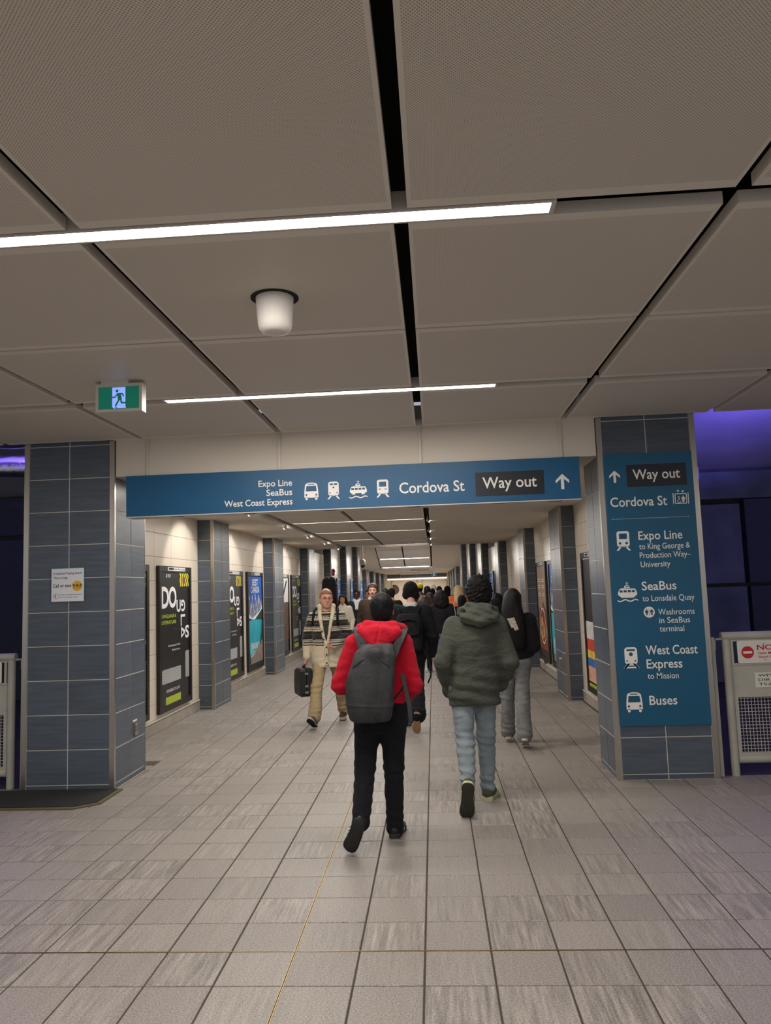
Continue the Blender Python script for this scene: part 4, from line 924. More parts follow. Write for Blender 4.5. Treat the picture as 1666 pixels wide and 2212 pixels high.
case(7.6, RW, 1, 'dark poster case right behind the tall blue board pillar', bluead((60, 60, 70), 31))
case(9.2, RW, 1, 'dark poster with colourful bands beside the first pillar of the food poster wall', multi)
case(12.2, RW, 1, 'teal poster half hidden by a narrow pillar, beside the brown food poster', canada)
case(13.78, RW, 1, 'brown food poster with a white plate ring', food)
for i, k in enumerate((2, 3, 4)):
    yb_ = PIL_Y[k + 1] + .88
    case(yb_ + .42, RW, 1, 'dim poster just past the %s narrow pillar of the food poster wall' % ORD[k + 1], bluead((52, 62, 90), 40 + i)); case(yb_ + 1.98, RW, 1, 'bright blue poster before the %s narrow pillar of the food poster wall' % ORD[k + 2], bluead((40, 96, 200), 50 + i))

# ------------------------------------------------------------------ camera dome, alarm, track hall items
r = empty('dome_camera', (-2.23, 24, 3.45)); tag(r, 'white dome security camera hanging on a thin pole', 'camera')
b = MB(); b.tube([(-2.23, 24, 3.45), (-2.23, 24, 2.55)], .02, 10); b.build('pole', M_HOUS, r)
b = MB(); b.lathe((-2.23, 24, 0), [(.03, 2.6), (.08, 2.57), (.092, 2.53), (.09, 2.42), (.07, 2.4)], 20); b.build('shell', mat('camera_white', (214, 208, 198), .5), r, angle=50)
b = MB(); b.lathe((-2.23, 24, 0), [(.068, 2.41), (.062, 2.36), (.04, 2.325), (.005, 2.31)], 20); b.build('dome', mat('camera_dark', (24, 24, 26), .2), r, smooth=True)
r = empty('fire_alarm', (-3.2, 24.3, 2.1)); tag(r, 'red fire alarm strobe on a narrow slate pillar', 'alarm')
b = MB(); b.box(-3.232, -3.19, 24.24, 24.37, 2.1, 2.33); b.build('body', mat('alarm_red', (190, 26, 36), .4), r)
b = MB(); b.lathe((-3.19, 24.3, 2.25), [(.05, 0), (.045, .02), (.02, .03)], 14, 'x'); b.build('sounder', mat('alarm_red', (190, 26, 36)), r, angle=50)
boxobj('strobe', mat('strobe_clear', (230, 220, 220), .2), r, -3.19, -3.165, 24.27, 24.34, 2.12, 2.18)
M_FOIL = mat('duct_foil', (190, 184, 176), .28, 1.0, bump=.9, bscale=9, obj_coords=False)
for z, y, rr_, lab in ((3.72, 9.0, .15, 'upper silver foil-wrapped duct under the blue-lit ceiling'), (3.42, 9.6, .14, 'lower silver foil-wrapped duct under the blue-lit ceiling')):
    r = empty('foil_duct', (-6, y, z)); tag(r, lab, 'duct')
    b = MB(); pts = [(-9 + i * .25, y + .01 * math.sin(i * 2.1) + .3 * (i * .25 - 4) * -.1, z - .06 * (i * .25 - 4) + .006 * math.sin(i * 3.3)) for i in range(22)]; b.tube(pts, [rr_ * (1 + .05 * math.sin(i * 4.7)) for i in range(22)], 18); b.build('foil_wrap', M_FOIL, r, smooth=True)
    for i in (4, 12, 18):
        h = MB(); h.tube([(pts[i][0], pts[i][1], z), (pts[i][0], pts[i][1], 4.3)], .008, 6); h.build('hanger', M_STEEL, r)
r = empty('track_lamp', (5.55, 12, 3.7)); tag(r, 'small angled luminaire under the blue-lit ceiling past the no-entry gate', 'light')
b = MB(); b.prism([(5.25, 11.9, 3.68), (5.25, 12.1, 3.68), (5.9, 12.1, 3.95), (5.9, 11.9, 3.95)], (0, 0, .05)); b.build('housing', M_HOUS, r)
b = MB(); b.prism([(5.27, 11.92, 3.673), (5.27, 12.08, 3.673), (5.88, 12.08, 3.925), (5.88, 11.92, 3.925)], (0, 0, .006)); b.build('lens', mat('dim_lens', (255, 235, 225), .4, emit=.8), r)
b = MB(); b.tube([(5.6, 12, 3.86), (5.6, 12, 4.3)], .012, 6); b.build('hanger', M_STEEL, r)
r = empty('junction_box', (3.45, 10.2, 3.0)); tag(r, 'pale junction box fixed high beside the tall blue board pillar', 'box')
boxobj('body', mat('jbox_white', (206, 206, 214), .5), r, 3.36, 3.6, 10.2, 10.3, 2.98, 3.14); boxobj('lid', mat('jbox_white', (206, 206, 214)), r, 3.37, 3.59, 10.19, 10.2, 2.99, 3.13)
b = MB(); b.tube([(3.5, 10.25, 3.14), (3.5, 10.25, 4.3)], .012, 6); b.build('conduit', M_STEEL, r)
# ------------------------------------------------------------------ bodies and clothes: smooth solids turned into one continuous surface
def V3(*a): return np.array(a, dtype=float)
def _noise(P, f, seed, n=5):
    r = np.random.RandomState(seed); out = np.zeros(len(P))
    for _ in range(n):
        d = r.normal(size=3); d /= np.linalg.norm(d); e = r.normal(size=3); e /= np.linalg.norm(e)
        out += np.sin((P @ (d * f)) * r.uniform(.7, 1.5) + r.uniform(0, 6.3) + 1.3 * np.sin(P @ (e * f * .6) + r.uniform(0, 6.3)))
    return out / n
def _cone(P, a, b, ra, rb):
    ba = b - a; L2 = ba @ ba + 1e-12; h = np.clip(((P - a) @ ba) / L2, 0, 1)
    q = P - a - h[:, None] * ba
    return np.sqrt((q * q).sum(1)) - (ra + (rb - ra) * h)
def _ell(P, c, r, R=None):
    q = P - c
    if R is not None: q = q @ R
    k0 = np.sqrt(((q / r) ** 2).sum(1)); k1 = np.sqrt(((q / (r * r)) ** 2).sum(1)) + 1e-9
    return np.where(k0 < .15, -min(r), k0 * (k0 - 1) / k1)
def _crom(tab, n=6):
    T = np.array(tab, float); out = []
    for i in range(len(T) - 1):
        p0, p1, p2, p3 = T[max(i - 1, 0)], T[i], T[i + 1], T[min(i + 2, len(T) - 1)]
        for k in range(n):
            t = k / n; out.append(.5 * (2 * p1 + (p2 - p0) * t + (2 * p0 - 5 * p1 + 4 * p2 - p3) * t * t + (3 * p1 - p0 - 3 * p2 + p3) * t ** 3))
    out.append(T[-1]); return np.array(out)
def _prof(P, tab, n=2.3, cap=.02):
    z = P[:, 2]; T = tab
    o = np.argsort(T[:, 0]); T = T[o]
    cx, cy, rx, ry = (np.interp(z, T[:, 0], T[:, i]) for i in (1, 2, 3, 4))
    x, y = P[:, 0] - cx, P[:, 1] - cy
    q = (np.abs(x / rx) ** n + np.abs(y / ry) ** n) ** (1 / n) + 1e-6
    d = np.where(q < .05, -np.minimum(rx, ry), np.sqrt(x * x + y * y) * (1 - 1 / q))
    dz = np.maximum(T[0, 0] - z, z - T[-1, 0])
    h = np.clip(.5 - .5 * (dz - d) / cap, 0, 1)
    return dz + (d - dz) * h + cap * h * (1 - h)
def smin(a, b, k):
    if k <= 0: return np.minimum(a, b)
    h = np.clip(.5 + .5 * (b - a) / k, 0, 1); return b + (a - b) * h - k * h * (1 - h)
def ev(P, prims, disp=None):
    d = np.full(len(P), 9.0)
    for p in prims:
        t = p[0]
        if t == 'c': d = smin(d, _cone(P, p[1], p[2], p[3], p[4]), p[5])
        elif t == 'e': d = smin(d, _ell(P, p[1], p[2], p[4] if len(p) > 4 else None), p[3])
        elif t == 'p': d = smin(d, _prof(P, p[1], p[3] if len(p) > 3 else 2.3), p[2])
        elif t == '-e': d = -smin(-d, _ell(P, p[1], p[2], p[4] if len(p) > 4 else None), p[3])
        elif t == '-f': d = -smin(-d, p[1](P), p[2])
        elif t == 'f': d = smin(d, p[1](P), p[2])
    if disp is not None: d = d + disp(P)
    return d
def bounds(prims):
    lo, hi = V3(9, 9, 9), V3(-9, -9, -9)
    for p in prims:
        if p[0] == 'c':
            for q, r in ((p[1], p[3]), (p[2], p[4])): lo = np.minimum(lo, q - r); hi = np.maximum(hi, q + r)
        elif p[0] == 'e': r = max(p[2]) if len(p) > 4 else p[2]; lo = np.minimum(lo, p[1] - r); hi = np.maximum(hi, p[1] + r)
        elif p[0] == 'p':
            T = p[1]; lo = np.minimum(lo, V3((T[:, 1] - T[:, 3]).min(), (T[:, 2] - T[:, 4]).min(), T[:, 0].min())); hi = np.maximum(hi, V3((T[:, 1] + T[:, 3]).max(), (T[:, 2] + T[:, 4]).max(), T[:, 0].max()))
    return lo - .04, hi + .04
def solid(name, prims, m, parent, res=.01, disp=None):
    """one closed smooth mesh from blended volumes (surface nets)"""
    lo, hi = bounds(prims); C = 4
    nc = np.ceil((hi - lo) / (res * C)).astype(int) + 1
    ax = [lo[i] + np.arange(nc[i]) * res * C for i in range(3)]
    G = np.stack(np.meshgrid(*ax, indexing='ij'), -1).reshape(-1, 3)
    dc = ev(G, prims, disp).reshape(nc)
    nf = (nc - 1) * C + 1
    ii = [np.minimum((np.arange(n) + C // 2) // C, c - 1) for n, c in zip(nf, nc)]
    F = dc[np.ix_(*ii)].copy()
    act = np.abs(F) < res * C * 1.7 + .012
    idx = np.argwhere(act); F[act] = ev(lo + idx * res, prims, disp)
    S = F < 0
    s8 = [S[i:S.shape[0] - 1 + i, j:S.shape[1] - 1 + j, k:S.shape[2] - 1 + k] for i in (0, 1) for j in (0, 1) for k in (0, 1)]
    cnt = sum(s.astype(np.int8) for s in s8); am = (cnt > 0) & (cnt < 8)
    cells_ = np.argwhere(am); n = len(cells_)
    acc = np.zeros((n, 3)); num = np.zeros(n)
    cor = [(i, j, k) for i in (0, 1) for j in (0, 1) for k in (0, 1)]
    val = {c: F[cells_[:, 0] + c[0], cells_[:, 1] + c[1], cells_[:, 2] + c[2]] for c in cor}
    for a in cor:
        for x in range(3):
            if a[x] == 0:
                b = list(a); b[x] = 1; b = tuple(b); fa, fb = val[a], val[b]; mk = (fa < 0) != (fb < 0)
                t = np.where(mk, fa / np.where(mk, fa - fb, 1), 0)
                p = np.tile(np.array(a, float), (n, 1)); p[:, x] = t
                acc[mk] += p[mk]; num += mk
    vv = lo + (cells_ + acc / num[:, None]) * res
    vid = np.full(am.shape, -1, np.int32); vid[am] = np.arange(n)
    faces = []
    for x in range(3):
        y, z = (x + 1) % 3, (x + 2) % 3
        sl0 = [slice(None)] * 3; sl1 = [slice(None)] * 3; sl0[x] = slice(0, -1); sl1[x] = slice(1, None)
        ch = S[tuple(sl0)] != S[tuple(sl1)]
        e = np.argwhere(ch); e = e[(e[:, y] > 0) & (e[:, z] > 0) & (e[:, y] < am.shape[y]) & (e[:, z] < am.shape[z]) & (e[:, x] < am.shape[x])]
        if not len(e): continue
        ins = S[tuple(e.T)]
        def at(dy, dz):
            q = e.copy(); q[:, y] += dy; q[:, z] += dz; return vid[tuple(q.T)]
        q = np.stack([at(-1, -1), at(0, -1), at(0, 0), at(-1, 0)], 1)
        q[~ins] = q[~ins][:, ::-1]; faces.append(q)
    f = np.concatenate(faces); f = f[(f >= 0).all(1)]
    me = bpy.data.meshes.new(name); me.vertices.add(n); me.vertices.foreach_set('co', vv.ravel().astype(np.float32))
    me.loops.add(len(f) * 4); me.loops.foreach_set('vertex_index', f.ravel().astype(np.int32))
    me.polygons.add(len(f)); me.polygons.foreach_set('loop_start', np.arange(0, len(f) * 4, 4, dtype=np.int32)); me.polygons.foreach_set('loop_total', np.full(len(f), 4, np.int32))
    me.polygons.foreach_set('use_smooth', np.ones(len(f), bool))
    for q in (m if isinstance(m, (list, tuple)) else [m]): me.materials.append(q)
    me.update(calc_edges=True)
    return link(name, me, parent)

def rotx(a): c, s = math.cos(a), math.sin(a); return np.array([[1, 0, 0], [0, c, -s], [0, s, c]])
def rotz(a): c, s = math.cos(a), math.sin(a); return np.array([[c, -s, 0], [s, c, 0], [0, 0, 1]])
def roty(a): c, s = math.cos(a), math.sin(a); return np.array([[c, 0, s], [0, 1, 0], [-s, 0, c]])
D2R = math.pi / 180
FOOT = [(-.062, 'h'), ]
def foot_outline(L, w):
    """sole outline in foot space, heel at y=-.06"""
    P = [(-.030, -.056), (0, -.064), (.030, -.056), (.036, -.02), (.033, .03), (.040, .09), (.047, .13), (.044, .165), (.030, .192), (.006, .203), (-.018, .196), (-.036, .17), (-.043, .13), (-.037, .08), (-.030, .03), (-.036, -.02)]
    n = len(P); P = [q for i in range(n) for q in ((.75 * P[i][0] + .25 * P[(i + 1) % n][0], .75 * P[i][1] + .25 * P[(i + 1) % n][1]), (.25 * P[i][0] + .75 * P[(i + 1) % n][0], .25 * P[i][1] + .75 * P[(i + 1) % n][1]))]
    k = L / .267; return [(x * k * w, y * k) for x, y in P]
def shoe(parent, side, ank, R, L, up_m, sole_m, thick=.022, high=0., stripe=None, name='shoe', w=1.0, midsole=None):
    """ank: ankle joint in person space; R: foot rotation (columns = foot axes); returns shoe object"""
    k = L / .267; o = ank - R @ V3(0, 0, .085 * k)
    def T(p): return o + R @ np.asarray(p, float)
    prims = [('e', T((0, .085 * k, .045 * k)), V3(.042 * w, .115, .036) * k, .0, R), ('e', T((0, -.015 * k, .055 * k)), V3(.037 * w, .05, .048) * k, .03, R), ('c', T((0, -.005 * k, .06 * k)), T((0, -.008 * k, (.088 + high) * k)), .036 * k, .037 * k, .02), ('c', T((0, .02 * k, .075 * k)), T((0, .1 * k, .05 * k)), .028 * k, .026 * k, .02)]
    sh = solid(name, prims, up_m, parent, .006)
    ol = foot_outline(L * 1.02, w * 1.04); b = MB()
    if side < 0: ol = [(-x, y) for x, y in ol][::-1]
    n = len(ol)
    lev = [(0.004, .96), (0.0, .93), (thick, 1.0), (thick, .9)]
    rings = []
    zs = [(-.0, .93), (.005, 1.0), (thick * .9, 1.0), (thick + .012, .97)]
    for z, s_ in zs:
        rings.append(len(b.v))
        for x, y in ol:
            yy = .07 * k + (y - .07 * k) * (s_ if s_ < 1 else 1); lift = max(0, (y - .13 * k)) ** 2 * 3.2
            b.v.append(tuple(T((x * s_, yy, z + lift))))
    for a, c in zip(rings, rings[1:]):
        for i in range(n): j = (i + 1) % n; b.f.append([a + i, a + j, c + j, c + i]); b.mi.append(0 if c != rings[1] else 1)
    b.f.append([rings[0] + i for i in range(n)][::-1]); b.mi.append(1); b.f.append([rings[-1] + i for i in range(n)]); b.mi.append(0)
    so_ = b.build('sole', [midsole or sole_m, sole_m], sh, world=False, angle=50)
    if stripe:
        for q in range(3):
            y0 = (.03 + q * .026) * k
            for sx in (-1, 1):
                s_ = MB(); s_.poly([T((sx * .047 * k * w, y0, .028 * k)), T((sx * .047 * k * w, y0 + .012 * k, .028 * k)), T((sx * .03 * k, y0 + .004 * k, .078 * k)), T((sx * .03 * k, y0 - .008 * k, .078 * k))]); s_.build('stripe', stripe, sh, world=False)
    return sh
def hand_prims(wr, d, side, thumb_side, curl=.5, size=1.0, k=.004):
    """palm and five fingers. d: pointing direction, thumb_side: unit vector toward the thumb"""
    d = d / np.linalg.norm(d); t = thumb_side - d * (thumb_side @ d); t /= np.linalg.norm(t); nrm = np.cross(d, t) * (1 if side > 0 else -1)
    s = size; out = []
    R = np.stack([t, nrm, d], 1)
    out.append(('e', wr + d * .05 * s, V3(.04, .017, .052) * s, .012, R))
    out.append(('c', wr - d * .02 * s, wr + d * .02 * s, .026 * s, .027 * s, .015))
    for i, (off, L, r) in enumerate(((.028, .072, .0088), (.0095, .08, .009), (-.009, .075, .0086), (-.027, .06, .0078))):
        p = wr + d * .088 * s + t * off * s; ang = 0; rr = r * s
        for seg, fr in enumerate((.45, .32, .25)):
            ang += curl * (.75, 1.0, .8)[seg]
            q = p + (d * math.cos(ang) + nrm * math.sin(ang)) * L * fr * s
            out.append(('c', p, q, rr, rr * .92, k)); p = q; rr *= .92
    p = wr + d * .03 * s + t * .03 * s
    for L, a in ((.035, .75), (.03, .45 - .3 * curl), (.024, .2 - .4 * curl)):
        q = p + (d * math.cos(a) + t * math.sin(a) + nrm * .35 * curl) * L * s; out.append(('c', p, q, .0105 * s, .0095 * s, k)); p = q
    return out
def head_prims(c, h, R=np.eye(3), nose=1.0, ears=True, jaw=1.0, fat=1.0):
    """c: head centre, h: head height (chin to crown); facing +y in head space"""
    s = h / .235
    def T(x, y, z): return c + R @ (V3(x, y, z) * s)
    P = [('e', T(0, -.008, .03), V3(.076, .096, .088) * s, 0, R), ('e', T(0, .026, -.045), V3(.058 * jaw * fat, .066, .07) * s, .04, R), ('e', T(0, .058, -.092), V3(.026 * jaw, .024, .022) * s, .03, R),
         ('c', T(0, .086, .02), T(0, .104, -.022), .009 * s, .014 * s * nose, .012), ('e', T(0, .094, -.03), V3(.017, .012, .009) * s, .008, R), ('e', T(0, .078, .032), V3(.05, .016, .011) * s, .015, R),
         ('-e', T(-.031, .1, .012), V3(.019, .016, .012) * s, .012, R), ('-e', T(.031, .1, .012), V3(.019, .016, .012) * s, .012, R),
         ('e', T(0, .082, -.062), V3(.026, .012, .011) * s, .01, R), ('e', T(-.042, .055, -.025), V3(.022, .03, .024) * s, .02, R), ('e', T(.042, .055, -.025), V3(.022, .03, .024) * s, .02, R)]
    if ears:
        for sx in (-1, 1): P += [('e', T(sx * .079, -.008, -.004), V3(.01, .02, .032) * s, .008, R @ rotz(sx * -.35))]
    return P
def face_parts(parent, c, h, R, iris, brow, lip, glasses=None, beard=None, lids=None):
    s = h / .235
    def T(x, y, z): return tuple(c + R @ (V3(x, y, z) * s))
    for sx in (-1, 1):
        b = MB(); b.lathe((0, 0, 0), [(.0105 * math.sin(math.pi * i / 8) * s + 1e-5, .0105 * -math.cos(math.pi * i / 8) * s) for i in range(9)], 14, 'y')
        b.v = [tuple(np.array(T(sx * .031, .083, .012)) + R @ np.array(v)) for v in b.v]; e = b.build('eye', mat('eye_white', (215, 208, 202), .3), parent, smooth=True, world=False)
        b = MB(); b.lathe((0, 0, 0), [(.006 * s, .0087 * s), (.003 * s, .0103 * s), (.0001, .011 * s)], 12, 'y'); b.v = [tuple(np.array(T(sx * .031, .083, .012)) + R @ np.array(v)) for v in b.v]; b.build('iris', iris, e, smooth=True, world=False)
        b = MB(); b.tube([T(sx * .012, .098, .03), T(sx * .03, .1, .036), T(sx * .05, .088, .031)], [.0035 * s, .0045 * s, .0025 * s], 6); b.build('eyebrow', brow, parent, smooth=True, world=False)
        if lids:
            b = MB(); b.tube([T(sx * .016, .089, .017), T(sx * .031, .0945, .0205), T(sx * .047, .086, .017)], .0052 * s, 8); b.tube([T(sx * .018, .088, .006), T(sx * .031, .091, .003), T(sx * .045, .086, .006)], .0035 * s, 8); b.build('eyelid', lids, parent, smooth=True, world=False)
    b = MB(); b.tube([T(-.024, .083, -.062), T(-.01, .095, -.058), T(0, .0955, -.06), T(.01, .095, -.058), T(.024, .083, -.062)], [.002 * s, .0045 * s, .004 * s, .0045 * s, .002 * s], 8)
    b.tube([T(-.022, .083, -.064), T(0, .0945, -.0695), T(.022, .083, -.064)], [.002 * s, .0058 * s, .002 * s], 8); b.build('lips', lip, parent, smooth=True, world=False)
    if glasses:
        for sx in (-1, 1):
            b = MB(); b.tube([T(sx * .033 + .023 * math.cos(a), .107 - .012 * abs(math.cos(a)) * (1 if math.cos(a) * sx > 0 else 0), .008 + .018 * math.sin(a)) for a in [2 * math.pi * i / 20 for i in range(20)]], .0018 * s, 6, closed=True)
            b.tube([T(sx * .056, .096, .012), T(sx * .08, .05, .012), T(sx * .086, -.01, .008)], .0018 * s, 6); b.build('glasses_rim', glasses, parent, smooth=True, world=False)
        b = MB(); b.tube([T(-.01, .108, .012), T(0, .112, .016), T(.01, .108, .012)], .0018 * s, 6); b.build('glasses_bridge', glasses, parent, smooth=True, world=False)
def leg_chain(hip, Lt, Ls, a, b, p, splay=0., toe=0., roll=0.):
    """a: thigh swing forward, b: knee bend, p: toe-down pitch of the foot (radians)"""
    d = lambda t, s: V3(math.sin(s) * math.cos(t), math.sin(t), -math.cos(t) * math.cos(s))
    kn = hip + d(a, splay) * Lt; an = kn + d(a - b, splay * .6) * Ls
    R = roty(roll) @ rotz(toe) @ rotx(-p); return kn, an, R
class Person:
    def __init__(s, label, loc, rz, H, legs, arms, head_turn=0, head_tilt=0, lean=0., group=None, headx=0., shx=0., hw=.092, hipx=0.):
        """legs: {-1:(a,b,p,splay,toe), 1:...} in degrees; arms: {-1:(elbow xyz, wrist xyz)} as fractions handled in metres for this height"""
        s.H = H; s.k = H / 1.75; k = s.k
        s.root = empty('person', loc, rz); tag(s.root, label, 'person', group)
        hipz = .53 * H; s.hip = {}; s.kn = {}; s.an = {}; s.fR = {}
        low = 9
        def lowest(sd, b_):
            a, _, p, sp, toe = legs[sd][:5]; rl = legs[sd][5] if len(legs[sd]) > 5 else 0
            kn, an, R = leg_chain(V3(sd * hw * k + hipx, 0, hipz), .245 * H, .238 * H, a * D2R, b_ * D2R, p * D2R, sp * D2R, -toe * D2R, rl * D2R)
            o = an - R @ V3(0, 0, .085 * k); return min((o + R @ V3(x, y, 0))[2] for x, y in foot_outline(.267 * k, 1))
        legs = dict(legs)
        for sd in (-1, 1):
            if len(legs[sd]) > 6:          # trailing foot: bend the knee until the toe just touches down
                goal = lowest(-sd, legs[-sd][1]) + legs[sd][6]; bs_ = min(range(4, 90), key=lambda q: abs(lowest(sd, q) - goal)); legs[sd] = (legs[sd][0], bs_) + tuple(legs[sd][2:6])
        for sd in (-1, 1):
            a, b, p, sp, toe = legs[sd][:5]; rl = legs[sd][5] if len(legs[sd]) > 5 else 0; hip = V3(sd * hw * k + hipx, 0, hipz)
            kn, an, R = leg_chain(hip, .245 * H, .238 * H, a * D2R, b * D2R, p * D2R, sp * D2R, -toe * D2R, rl * D2R)
            s.hip[sd], s.kn[sd], s.an[sd], s.fR[sd] = hip, kn, an, R
            fl_ = .267 * k; o = an - R @ V3(0, 0, .085 * k)
            for x, y in foot_outline(fl_, 1): low = min(low, (o + R @ V3(x, y, 0))[2])
        for dct in (s.hip, s.kn, s.an):
            for sd in (-1, 1): dct[sd] = dct[sd] + V3(0, 0, -low)
        dz = -low
        s.dz = dz
        s.pel = V3(hipx, 0, hipz + dz)
        s.lean = lean
        def up_(x, y, z):           # point of the upper body by height fraction, leaned forward
            zz = z * H + dz; return V3(x * k + shx * max(0, z - .55) / .27 + hipx * min(1, max(0, (.64 - z) / .14)), y * k + lean * (zz - s.pel[2]), zz)
        s.up = up_
        s.sh = {sd: up_(sd * .178, -.01, .812) for sd in (-1, 1)}
        s.neck = up_(0, -.02, .845)
        s.hh = .131 * H; s.hc = up_(0, .012, .933) + V3(headx, 0, 0)
        s.hR = rotz(head_turn * D2R) @ rotx(-head_tilt * D2R)
        s.el, s.wr = {}, {}
        for sd in (-1, 1): s.el[sd], s.wr[sd] = (np.array(q, float) + V3(0, 0, 0) for q in arms[sd])
    def body(s, skin, res=.01, hands=None, face=None, fat=1., jaw=1., nose=1.):
        """one continuous body; hands: {side:(curl, dir, thumbdir)}"""
        k, H = s.k, s.H; P = head_prims(s.hc, s.hh, s.hR, jaw=jaw, fat=fat, nose=nose)
        P += [('c', s.neck + V3(0, 0, -.03 * k), s.hc + s.hR @ V3(0, -.02 * k, -.06 * k), .056 * k * fat, .05 * k * fat, .025)]
        P += [('c', s.sh[-1] * .8 + s.sh[1] * .2, s.sh[-1] * .2 + s.sh[1] * .8, .05 * k, .05 * k, .04), ('c', s.neck + V3(0, 0, -.05 * k), s.pel, .075 * k, .085 * k, .05)]
        for sd in (-1, 1):
            P += [('c', s.sh[sd], s.el[sd], .042 * k, .036 * k, .03), ('c', s.el[sd], s.wr[sd], .036 * k, .025 * k, .02)]
            P += [('c', s.hip[sd], s.kn[sd], .065 * k, .048 * k, .04), ('c', s.kn[sd], s.an[sd], .046 * k, .034 * k, .02)]
            P += [('c', s.an[sd], s.an[sd] + s.fR[sd] @ V3(0, .09, -.045) * k, .034 * k, .026 * k, .02)]
            fd = s.wr[sd] - s.el[sd]
            if hands and sd in hands: cu, dr, th = hands[sd]; P += hand_prims(s.wr[sd], np.array(dr, float) if dr is not None else fd, sd, np.array(th, float), cu, k)
            else: P += hand_prims(s.wr[sd], fd, sd, V3(-sd * .3, .9, .2), .9, k)
        s.b = solid('body', P, skin, s.root, res); return s.b
    def torso_tab(s, hem, b=1., d=1., top=.845, shw=1., waist=1., hemw=1.):
        k, H, dz = s.k, s.H, s.dz; rows_ = []
        for z, rx, ry in ((hem, .168 * hemw, .12), (.5 * hem + .29, .172 * waist, .125), (.63, .165 * waist, .122), (.70, .18, .128), (.755, .19 * shw, .122), (.795, .178 * shw, .105), (.822, .125 * shw, .085), (top, .075, .068)):
            c = s.up(0, -.008, z); rows_.append((c[2], c[0], c[1], rx * k * b, ry * k * b * d))
        return _crom(rows_)
    def top(s, m, hem=.47, b=1., d=1., sleeve=1., res=.01, fold=.004, name='jacket', cuff=0., seed=1, shw=1., waist=1., hemw=1., extra=(), long_sleeve=1., fs=(9, 9, 22)):
        k = s.k; P = [('p', s.torso_tab(hem, b, d, shw=shw, waist=waist, hemw=hemw), 0)]
        for sd in (-1, 1):
            sh = s.sh[sd] + V3(-sd * .012 * k, 0, -.035 * k); w = s.el[sd] + (s.wr[sd] - s.el[sd]) * long_sleeve
            P += [('c', sh, s.el[sd], .078 * k * sleeve * b, .06 * k * sleeve, .045), ('c', s.el[sd], w, .06 * k * sleeve, .043 * k * sleeve, .015)]
        P += list(extra); f = np.array(fs, float)
        ez = [s.el[q][2] for q in (-1, 1)]; hz = hem * s.H + s.dz; cxm = s.up(0, 0, .7)[0]
        def rip(Q):
            E_ = np.array(ez)[(Q[:, 0] > cxm).astype(int)]; out = np.abs(Q[:, 0] - cxm) > .17 * k; wv = np.sin(Q[:, 2] * 90 + 25 * np.abs(Q[:, 0]) + 3 * _noise(Q, 10, seed + 7))
            return .0035 * wv * (out * np.exp(-((Q[:, 2] - E_) / .11) ** 2) + .8 * (~out) * np.exp(-((Q[:, 2] - hz - .07) / .08) ** 2))
        dp = (lambda Q: fold * (_noise(Q * f, 1.7, seed) + .5 * _noise(Q * f, 4.1, seed + 3)) + rip(Q)) if fold else None
        return solid(name, P, m, s.root, res, dp)
    def pants(s, m, b=1., knee=1., cuff=1., res=.01, fold=.004, crotch=.0, top=.57, seed=5, ends=None, flare=0., name='trousers', seat=1., thigh=1., ripple=.003, wst=1.):
        k, dz = s.k, s.dz; H = s.H
        z0 = s.pel[2] - .0 * k
        hx = s.pel[0]; tab = _crom([(z0 - (.085 + crotch) * k, hx, -.005, .15 * k * b, .1 * k * b * seat), (z0 - .02 * k, hx, -.01, .172 * k * b, .125 * k * b * seat), (z0 + .06 * k, hx, -.005, .158 * k * b * wst, .113 * k * b * wst), (z0 + .13 * k, hx, .0, .125 * k * b * wst, .088 * k * b * wst)])
        P = [('p', tab, 0)]
        for sd in (-1, 1):
            hp = s.hip[sd] + V3(sd * -.002 * k, 0, -.03 * k); en = s.an[sd] + (s.kn[sd] - s.an[sd]) * ((ends or {}).get(sd, .04))
            P += [('c', hp, s.kn[sd], .085 * k * b * thigh, .066 * k * knee, .035), ('c', s.kn[sd], en, .066 * k * knee, (.056 + flare) * k * cuff, .02)]
        kz, az = [s.kn[q][2] for q in (-1, 1)], [s.an[q][2] for q in (-1, 1)]
        def rip(Q):
            sd = (Q[:, 0] > hx).astype(int); wv = np.sin(Q[:, 2] * 105 + 14 * Q[:, 0] + 3.2 * _noise(Q, 11, seed + 5)); K_, A_ = np.array(kz)[sd], np.array(az)[sd]
            return ripple * wv * (np.exp(-((Q[:, 2] - K_ + .03) / .09) ** 2) + 1.2 * np.exp(-((Q[:, 2] - A_ - .05) / .07) ** 2) + .6 * np.exp(-((Q[:, 2] - z0 + .1) / .06) ** 2))
        dp = (lambda Q: fold * (_noise(Q * V3(8, 8, 20), 1.8, seed) + .6 * _noise(Q * V3(8, 8, 20), 4.3, seed + 2)) + rip(Q)) if fold else None
        return solid(name, P, m, s.root, res, dp)
    def shoes(s, up_m, sole_m, L=None, **kw):
        for sd in (-1, 1): shoe(s.root, sd, s.an[sd], s.fR[sd], (L or .272 * s.k), up_m, sole_m, **kw)
    def hair(s, m, res=.007, thick=.016, nape=-.06, front=.055, bump=.004, freq=55, seed=2, volume=1.0, side_burn=True, top_add=0., extra=(), stretch=(1, 1, .45), name='hair', fr=.004):
        """scalp hair: skull grown outward, face and neck cut away"""
        sc = s.hh / .235; c, R = s.hc, s.hR
        def loc(P): return ((P - c) @ R) / sc
        P = [('e', c + R @ (V3(0, -.012 - fr, .034 + top_add * .4) * sc), V3((.078 + thick) * volume, .096 + thick, .088 + thick + top_add * .6) * sc, 0, R), ('e', c + R @ (V3(0, -.04, -.03) * sc), V3((.068 + thick * .8) * volume, .064 + thick, .07) * sc, .03, R)]
